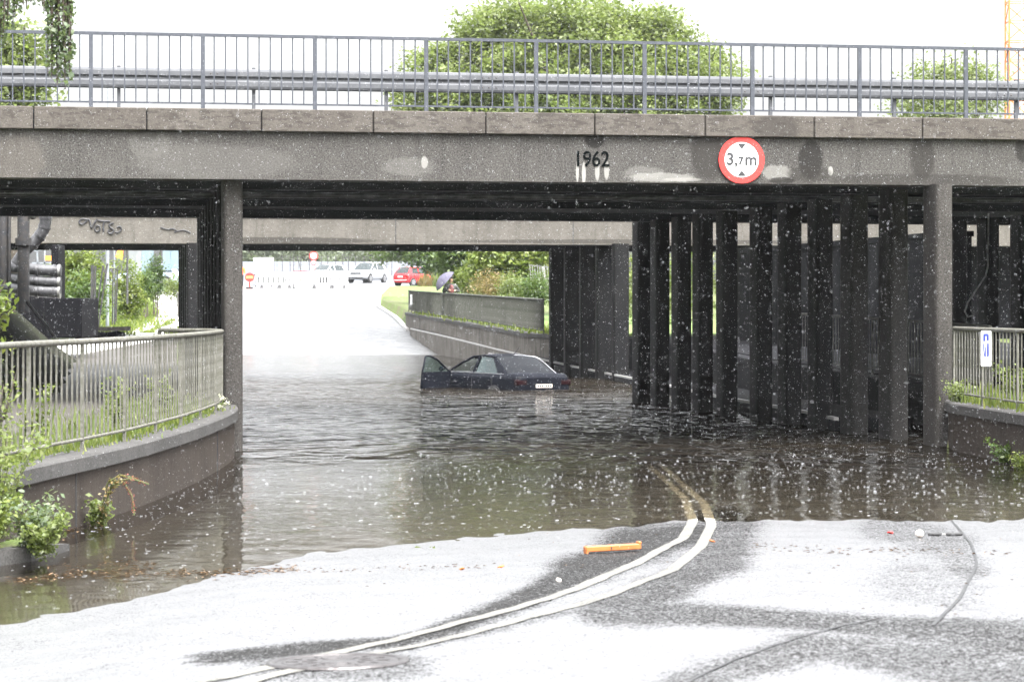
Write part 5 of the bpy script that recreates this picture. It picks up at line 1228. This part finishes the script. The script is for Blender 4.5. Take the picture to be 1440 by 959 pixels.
def person(name, label, loc, rz, elbowL, handL, elbowR, handR, jacket, hairmat, hood=None):
    root = empty(name, loc, rz); tag(root, label, 'person')
    H = [(0,0,.95),(0,0,1.12),(0,0,1.32),(0,0,1.46),(0,-.01,1.54),(0,-.03,1.64),(0,-.03,1.74),
         (.2,0,1.40),elbowL,handL,(-.2,0,1.40),elbowR,handR,(.1,0,.88),(.12,-.02,.5),(.12,.02,.08),(.12,-.12,.04),(-.1,0,.88),(-.12,-.02,.5),(-.12,.02,.08),(-.12,-.12,.04)]
    E = [(0,1),(1,2),(2,3),(3,4),(4,5),(5,6),(2,7),(7,8),(8,9),(2,10),(10,11),(11,12),(0,13),(13,14),(14,15),(15,16),(0,17),(17,18),(18,19),(19,20)]
    Rd = [(.15,.11),(.13,.1),(.17,.12),.07,.052,.09,.075,.075,.05,.035,.075,.05,.035,.09,.062,.045,.04,.09,.062,.045,.04]
    body('body', H, E, Rd, M['skin'], root)
    JV = [(0,0,.86),(0,0,1.0),(0,0,1.12),(0,0,1.33),(0,0,1.45),(.21,0,1.40),elbowL,Vector(elbowL).lerp(Vector(handL), .85),(-.21,0,1.40),elbowR,Vector(elbowR).lerp(Vector(handR), .85)]
    body('jacket', JV, [(0,1),(1,2),(2,3),(3,4),(3,5),(5,6),(6,7),(3,8),(8,9),(9,10)], [(.2,.15),(.185,.14),(.17,.135),(.205,.15),.085,.1,.075,.06,.1,.075,.06], jacket, root)
    body('trousers', [(0,0,.93),(.1,0,.86),(.12,-.02,.5),(.12,.02,.1),(-.1,0,.86),(-.12,-.02,.5),(-.12,.02,.1)], [(0,1),(1,2),(2,3),(0,4),(4,5),(5,6)], [(.165,.13),.105,.08,.065,.105,.08,.065], M['trouser'], root)
    MB().ball((0,.012,1.74), .112, 10, 8, (.95,1.05,1)).build('hair' if hood is None else 'hood', hairmat, root)
    mb = MB()
    for s_ in (1,-1): mb.ball((s_*.035,-.115,1.70), .012, 6, 4)
    mb.build('eyes', M['ink'], root)
    MB().ball((0,-.125,1.66), .018, 6, 4, (.7,1,1.2)).build('nose', M['skin'], root)
    for hnd in (handL, handR):
        mb = MB(); hv = Vector(hnd)
        for k in range(5):
            d = Vector(((k-2)*.018, -.06 if k else -.02, -.03)); mb.tube([hv, hv+d*.6, hv+d+Vector((0,0,-.02))], [.012,.01,.008], 5)
        mb.build('fingers', M['skin'], root)
    return root
p = at(634, 412, 122); pr = person('person', 'person in dark raincoat and reddish jumper standing under the umbrella behind the far fence', (p.x, 122, 1.66), R(15), (.38,-.05,1.12), (.1,-.28,1.2), (-.38,-.08,1.12), (-.12,-.3,1.22), M['jacket'], M['hair'])
MB().ball((0,-.1,1.22), .15, 10, 8, (.75,.55,1.5)).build('jumper', M['shirt'], pr)
pu_ = at(633, 402, 121.7); ub = empty('umbrella', pu_); tag(ub, 'open grey violet umbrella tilted over the person behind the far fence', 'umbrella')
rows = []
for i in range(7):
    t_ = i/6*R(62); rows.append([(.62*math.sin(t_)*math.cos(a_)*(1+.04*math.cos(8*a_)*(i/6)), .62*math.sin(t_)*math.sin(a_)*(1+.04*math.cos(8*a_)*(i/6)), .62*math.cos(t_)) for a_ in [2*math.pi*k/32 for k in range(33)]])
cn = MB().grid(rows).build('canopy', M['umbrella'], ub)
mb = MB()
for k in range(8): a_ = 2*math.pi*k/8; mb.tube([(0,0,.6),(.3*math.cos(a_),.3*math.sin(a_),.52),(.56*math.cos(a_),.56*math.sin(a_),.28)], .006, 4)
mb.build('ribs', M['darksteel'], ub); MB().tube([(0,0,.66),(0,0,-.25)], .012, 6).build('shaft', M['darksteel'], ub)
ub.rotation_euler = (R(8), R(-48), 0)
p = far(338.5, 398, 193); person('person', 'worker in an orange jacket standing half hidden by the left bridge pier', p, R(10), (.28,0,1.12), (.25,-.2,.95), (-.28,0,1.12), (-.22,-.1,.85), M['hivis'], M['white'], True)
# ------------------------------------------------------------------ things lying on the road
mh = G(475, 932); mr = empty('manhole_cover', mh+Vector((0,0,.0))); tag(mr, 'round cast iron manhole cover in the wet road at the bottom', 'manhole cover')
sl_ = (roadz(mh.x, mh.y+.3)-roadz(mh.x, mh.y-.3))/.6; sx_ = (roadz(mh.x+.3, mh.y)-roadz(mh.x-.3, mh.y))/.6
mr.rotation_euler = (math.atan(sl_), -math.atan(sx_), 0)
rows = [[((r_)*math.cos(a_), (r_)*math.sin(a_), z_) for a_ in [2*math.pi*k/48 for k in range(49)]] for r_, z_ in ((.36,.004),(.355,.016),(.315,.016),(.31,.002))]
MB().grid(rows[::-1]).build('frame_ring', M['iron'], mr)
cv = MB(); cv.disc((0,0,.002), .305, (0,0,1), .008, 48)
for rr_ in (.1, .19, .27):
    cv.grid([[(q*math.cos(a_), q*math.sin(a_), z_) for a_ in [2*math.pi*k/40 for k in range(41)]] for q, z_ in ((rr_+.012, .0098), (rr_+.008, .014), (rr_-.008, .014), (rr_-.012, .0098))])
for k in range(12): a_ = R(30*k); cv.bar((.12*math.cos(a_), .12*math.sin(a_), .011), (.26*math.cos(a_), .26*math.sin(a_), .011), .012, .005)
cv.build('cover', M['iron'], mr)
def on_road(u, v): return G(u, v)
a_, b_ = on_road(822, 778), on_road(900, 774); pl = empty('wooden_plank', (a_+b_)/2+Vector((0,0,.036))); tag(pl, 'short orange plank lying on the wet road left of the double line', 'plank')
d_ = (b_-a_); pl.rotation_euler = (0, R(-1.5), math.atan2(d_.y, d_.x))
MB().box((0,0,0), (d_.length,.07,.045), bev=.006).build('board', M['orange'], pl); MB().box((-.02,-.036,.0), (.012,.004,.02)).build('nail_mark', M['ink'], pl)
q = MB().box((d_.length/2-.01,0,.03), (.025,.07,.02), bev=.004); q.build('end_block', M['orange'], pl); MB().box((-d_.length/2+.012,0,-.02), (.02,.07,.04), bev=.004).build('end_block', M['orange'], pl)
p = on_road(1293, 756); bl_ = tag(MB().ball((0,0,.035), .038, 14, 10, (1,1,.92)).build('ball', M['bottlewhite']), 'off white ball of litter at the water edge on the right', 'litter'); bl_.location = p
p = on_road(1330, 754); st_ = empty('black_stick', p+Vector((0,0,.02))); tag(st_, 'black two piece stick at the water edge beside the pale ball', 'litter')
st_.rotation_euler = (0,0,R(4))
for x0, x1 in ((-.16,-.035),(.0,.15)): MB().tube([(x0,0,0),(x0+.01,0,0),(x1-.01,0,0),(x1,0,0)], [.009,.014,.014,.009], 8).build('rod', M['black'], st_)
MB().tube([(-.035,0,0),(0,0,0)], .006, 6).build('pin', M['galv'], st_)
for i, (u, v, c, lab) in enumerate([(785,817,'bottlewhite','small pale scrap on the dark wet patch left of the double line'),(1001,762,'orange','tiny orange scrap on the right edge of the double line'),(1252,750,'red','tiny red scrap near the pale ball'),(650,801,'orange','tiny orange leaf on the white wet road'),(705,798,'orange','tiny orange leaf right of its twin on the wet road')]):
    p = on_road(u, v); o = MB().box((0,0,.01), (.035,.05,.012), bev=.004).build('scrap', M[c]); o.location = p; o.rotation_euler = (.2,.3,i); tag(o, lab, 'litter')
p = on_road(610, 770); o = link('leaf', leaf_mesh('leaf', [(0,0,.01)], 8, (.06,.03,.004), .06, M['leafyellow'], seed=2)); o.location = (p.x, p.y, .012); tag(o, 'small yellow green leaf cluster floating near the water edge', 'leaf')
# floating and stranded debris lines
def debris(label, poly, n, size, w, seed, z=None):
    r = random.Random(seed); mb = MB()
    for _ in range(n):
        k = r.randrange(len(poly)-1); t_ = r.random(); u = poly[k][0]*(1-t_)+poly[k+1][0]*t_; v = poly[k][1]*(1-t_)+poly[k+1][1]*t_+r.gauss(0, w)
        p = G(u, v); p.z = max(p.z, 0)+.006; L = size*r.uniform(.3, 1.4); a_ = r.uniform(-.5, .5)+(1.57 if r.random() < .2 else 0); d = Vector((math.cos(a_), math.sin(a_), 0))*L
        nn = Vector((-d.y, d.x, 0))*.35
        mb.add([p-d, p-nn+Vector((0,0,.006)), p+d, p+nn+Vector((0,0,.004))], [(0,1,2,3)])
    return tag(mb.build('floating_debris', M['debris']), label, 'debris', kind='stuff')
debris('line of soaked leaves along the left water edge', [(10,830),(120,818),(240,812),(345,806),(420,800)], 420, .03, 2.6, 1)
debris('fainter second line of soaked leaves', [(60,812),(160,806),(220,802)], 90, .02, 1.5, 2)
debris('thin line of soaked leaves in the middle of the road', [(345,806),(470,803),(560,799),(700,797)], 110, .016, 2.0, 3)
debris('brown leaf traces on the right lane', [(1060,768),(1160,775),(1260,774),(1420,778)], 150, .02, 3, 4)
debris('brown plant litter on the kerb at the left', [(0,775),(60,768),(110,758)], 260, .035, 6, 5)
debris('loose bits scattered over the wet road', [(420,790),(900,760),(1200,800),(1430,840)], 160, .012, 34, 6)
structure(strip('kerb', [(-6.0, 19.6, .16), (-4.6, 21.4, .15), (-4.05, 22.6, .12), (-3.9, 23.6, .06)], .1, .08, M['coping'], .3))
mb = MB(); mb.grid([[(-9, 19.0, .14), (-6.0, 19.7, .14), (-5.9, 19.9, .14)], [(-9, 21, .16), (-5.4, 21, .15), (-4.75, 21.4, .14)], [(-9, 23, .2), (-4.9, 22.8, .15), (-4.15, 22.6, .11)], [(-9, 26, .3), (-5, 25, .16), (-4.0, 23.8, .04)]]); structure(mb.build('ground_or_shade_strip', M['ground']))
# ------------------------------------------------------------------ rain
def specks(name, label, P, size, mat, flat=1.):
    P = np.asarray(P); N = len(P); o8 = np.array([(1,0,0),(-1,0,0),(0,1,0),(0,-1,0),(0,0,1),(0,0,-1)], dtype=float); o8[:, 2] *= flat
    V = (P[:, None, :]+o8[None]*size[:, None, None]).reshape(-1, 3)
    f = np.array([(0,2,4),(2,1,4),(1,3,4),(3,0,4),(2,0,5),(1,2,5),(3,1,5),(0,3,5)])
    Fq = (f[None]+6*np.arange(N)[:, None, None]).reshape(-1, 3)
    return tag(link(name, np_mesh(name, V, Fq, mat)), label, 'rain', kind='stuff')
r = np.random.default_rng(5); N = 60000
yy = 9+34*r.random(N)**.6; xx = (r.random(N)*2-1)*yy*.2; zz = CZ+yy*((r.random(N))*.2-.09); k = zz > .05
specks('rain', 'falling rain drops in front of the bridge', np.stack([xx, yy, zz], 1)[k], (.0010+.0017*r.random(N)**3.5)[k]*np.where(yy[k] > 20, 1.15, .8), M['rain'], 1.6)
# splash crowns: short ragged rings of water thrown up where drops hit
N = 5200; yy = 19+20.5*r.random(N)**.9; xx = -4+13*r.random(N); ok = (xx > np.interp(yy, LY, LX)+.1) & (xx < np.interp(yy, XRY, XRX)-.1) & (roadz_np(xx, yy) < -.01); xx, yy = xx[ok], yy[ok]; N = len(xx)
rad = .0045+.013*r.random(N)**2.8; h_ = .001+.0028*r.random(N)**2; K = 8; ang = np.linspace(0, 2*np.pi, K+1)[:-1]
jit = .6+.8*r.random((N, K)); ca, sa_ = np.cos(ang), np.sin(ang)
bot = np.stack([xx[:, None]+rad[:, None]*ca, yy[:, None]+rad[:, None]*sa_, np.full((N, K), .001)], 2); top = np.stack([xx[:, None]+rad[:, None]*1.35*ca, yy[:, None]+rad[:, None]*1.35*sa_, h_[:, None]*jit], 2)
V = np.concatenate([bot, top], 1).reshape(-1, 3); i = np.arange(K); f = np.stack([i, (i+1) % K, K+(i+1) % K, K+i], 1); Fq = (f[None]+2*K*np.arange(N)[:, None, None]).reshape(-1, 4)
tag(link('rain_splashes', np_mesh('rain_splashes', V, Fq, M['rain'])), 'small splashes of rain on the flood water', 'splashes', kind='stuff')
# ------------------------------------------------------------------ haze
hz = MB().box((0, 400, 27.5), (1400, 900, 61)).build('haze', None); tag(hz, 'pale rain haze filling the air', 'haze', kind='stuff')
hm = bpy.data.materials.new('haze air'); hm.use_nodes = True; nt = hm.node_tree; nt.nodes.clear(); pv_ = nt.nodes.new('ShaderNodeVolumePrincipled'); oo = nt.nodes.new('ShaderNodeOutputMaterial')
pv_.inputs['Density'].default_value = .0001; pv_.inputs['Color'].default_value = (.95, .97, 1, 1); nt.links.new(pv_.outputs[0], oo.inputs['Volume']); hz.data.materials.append(hm)
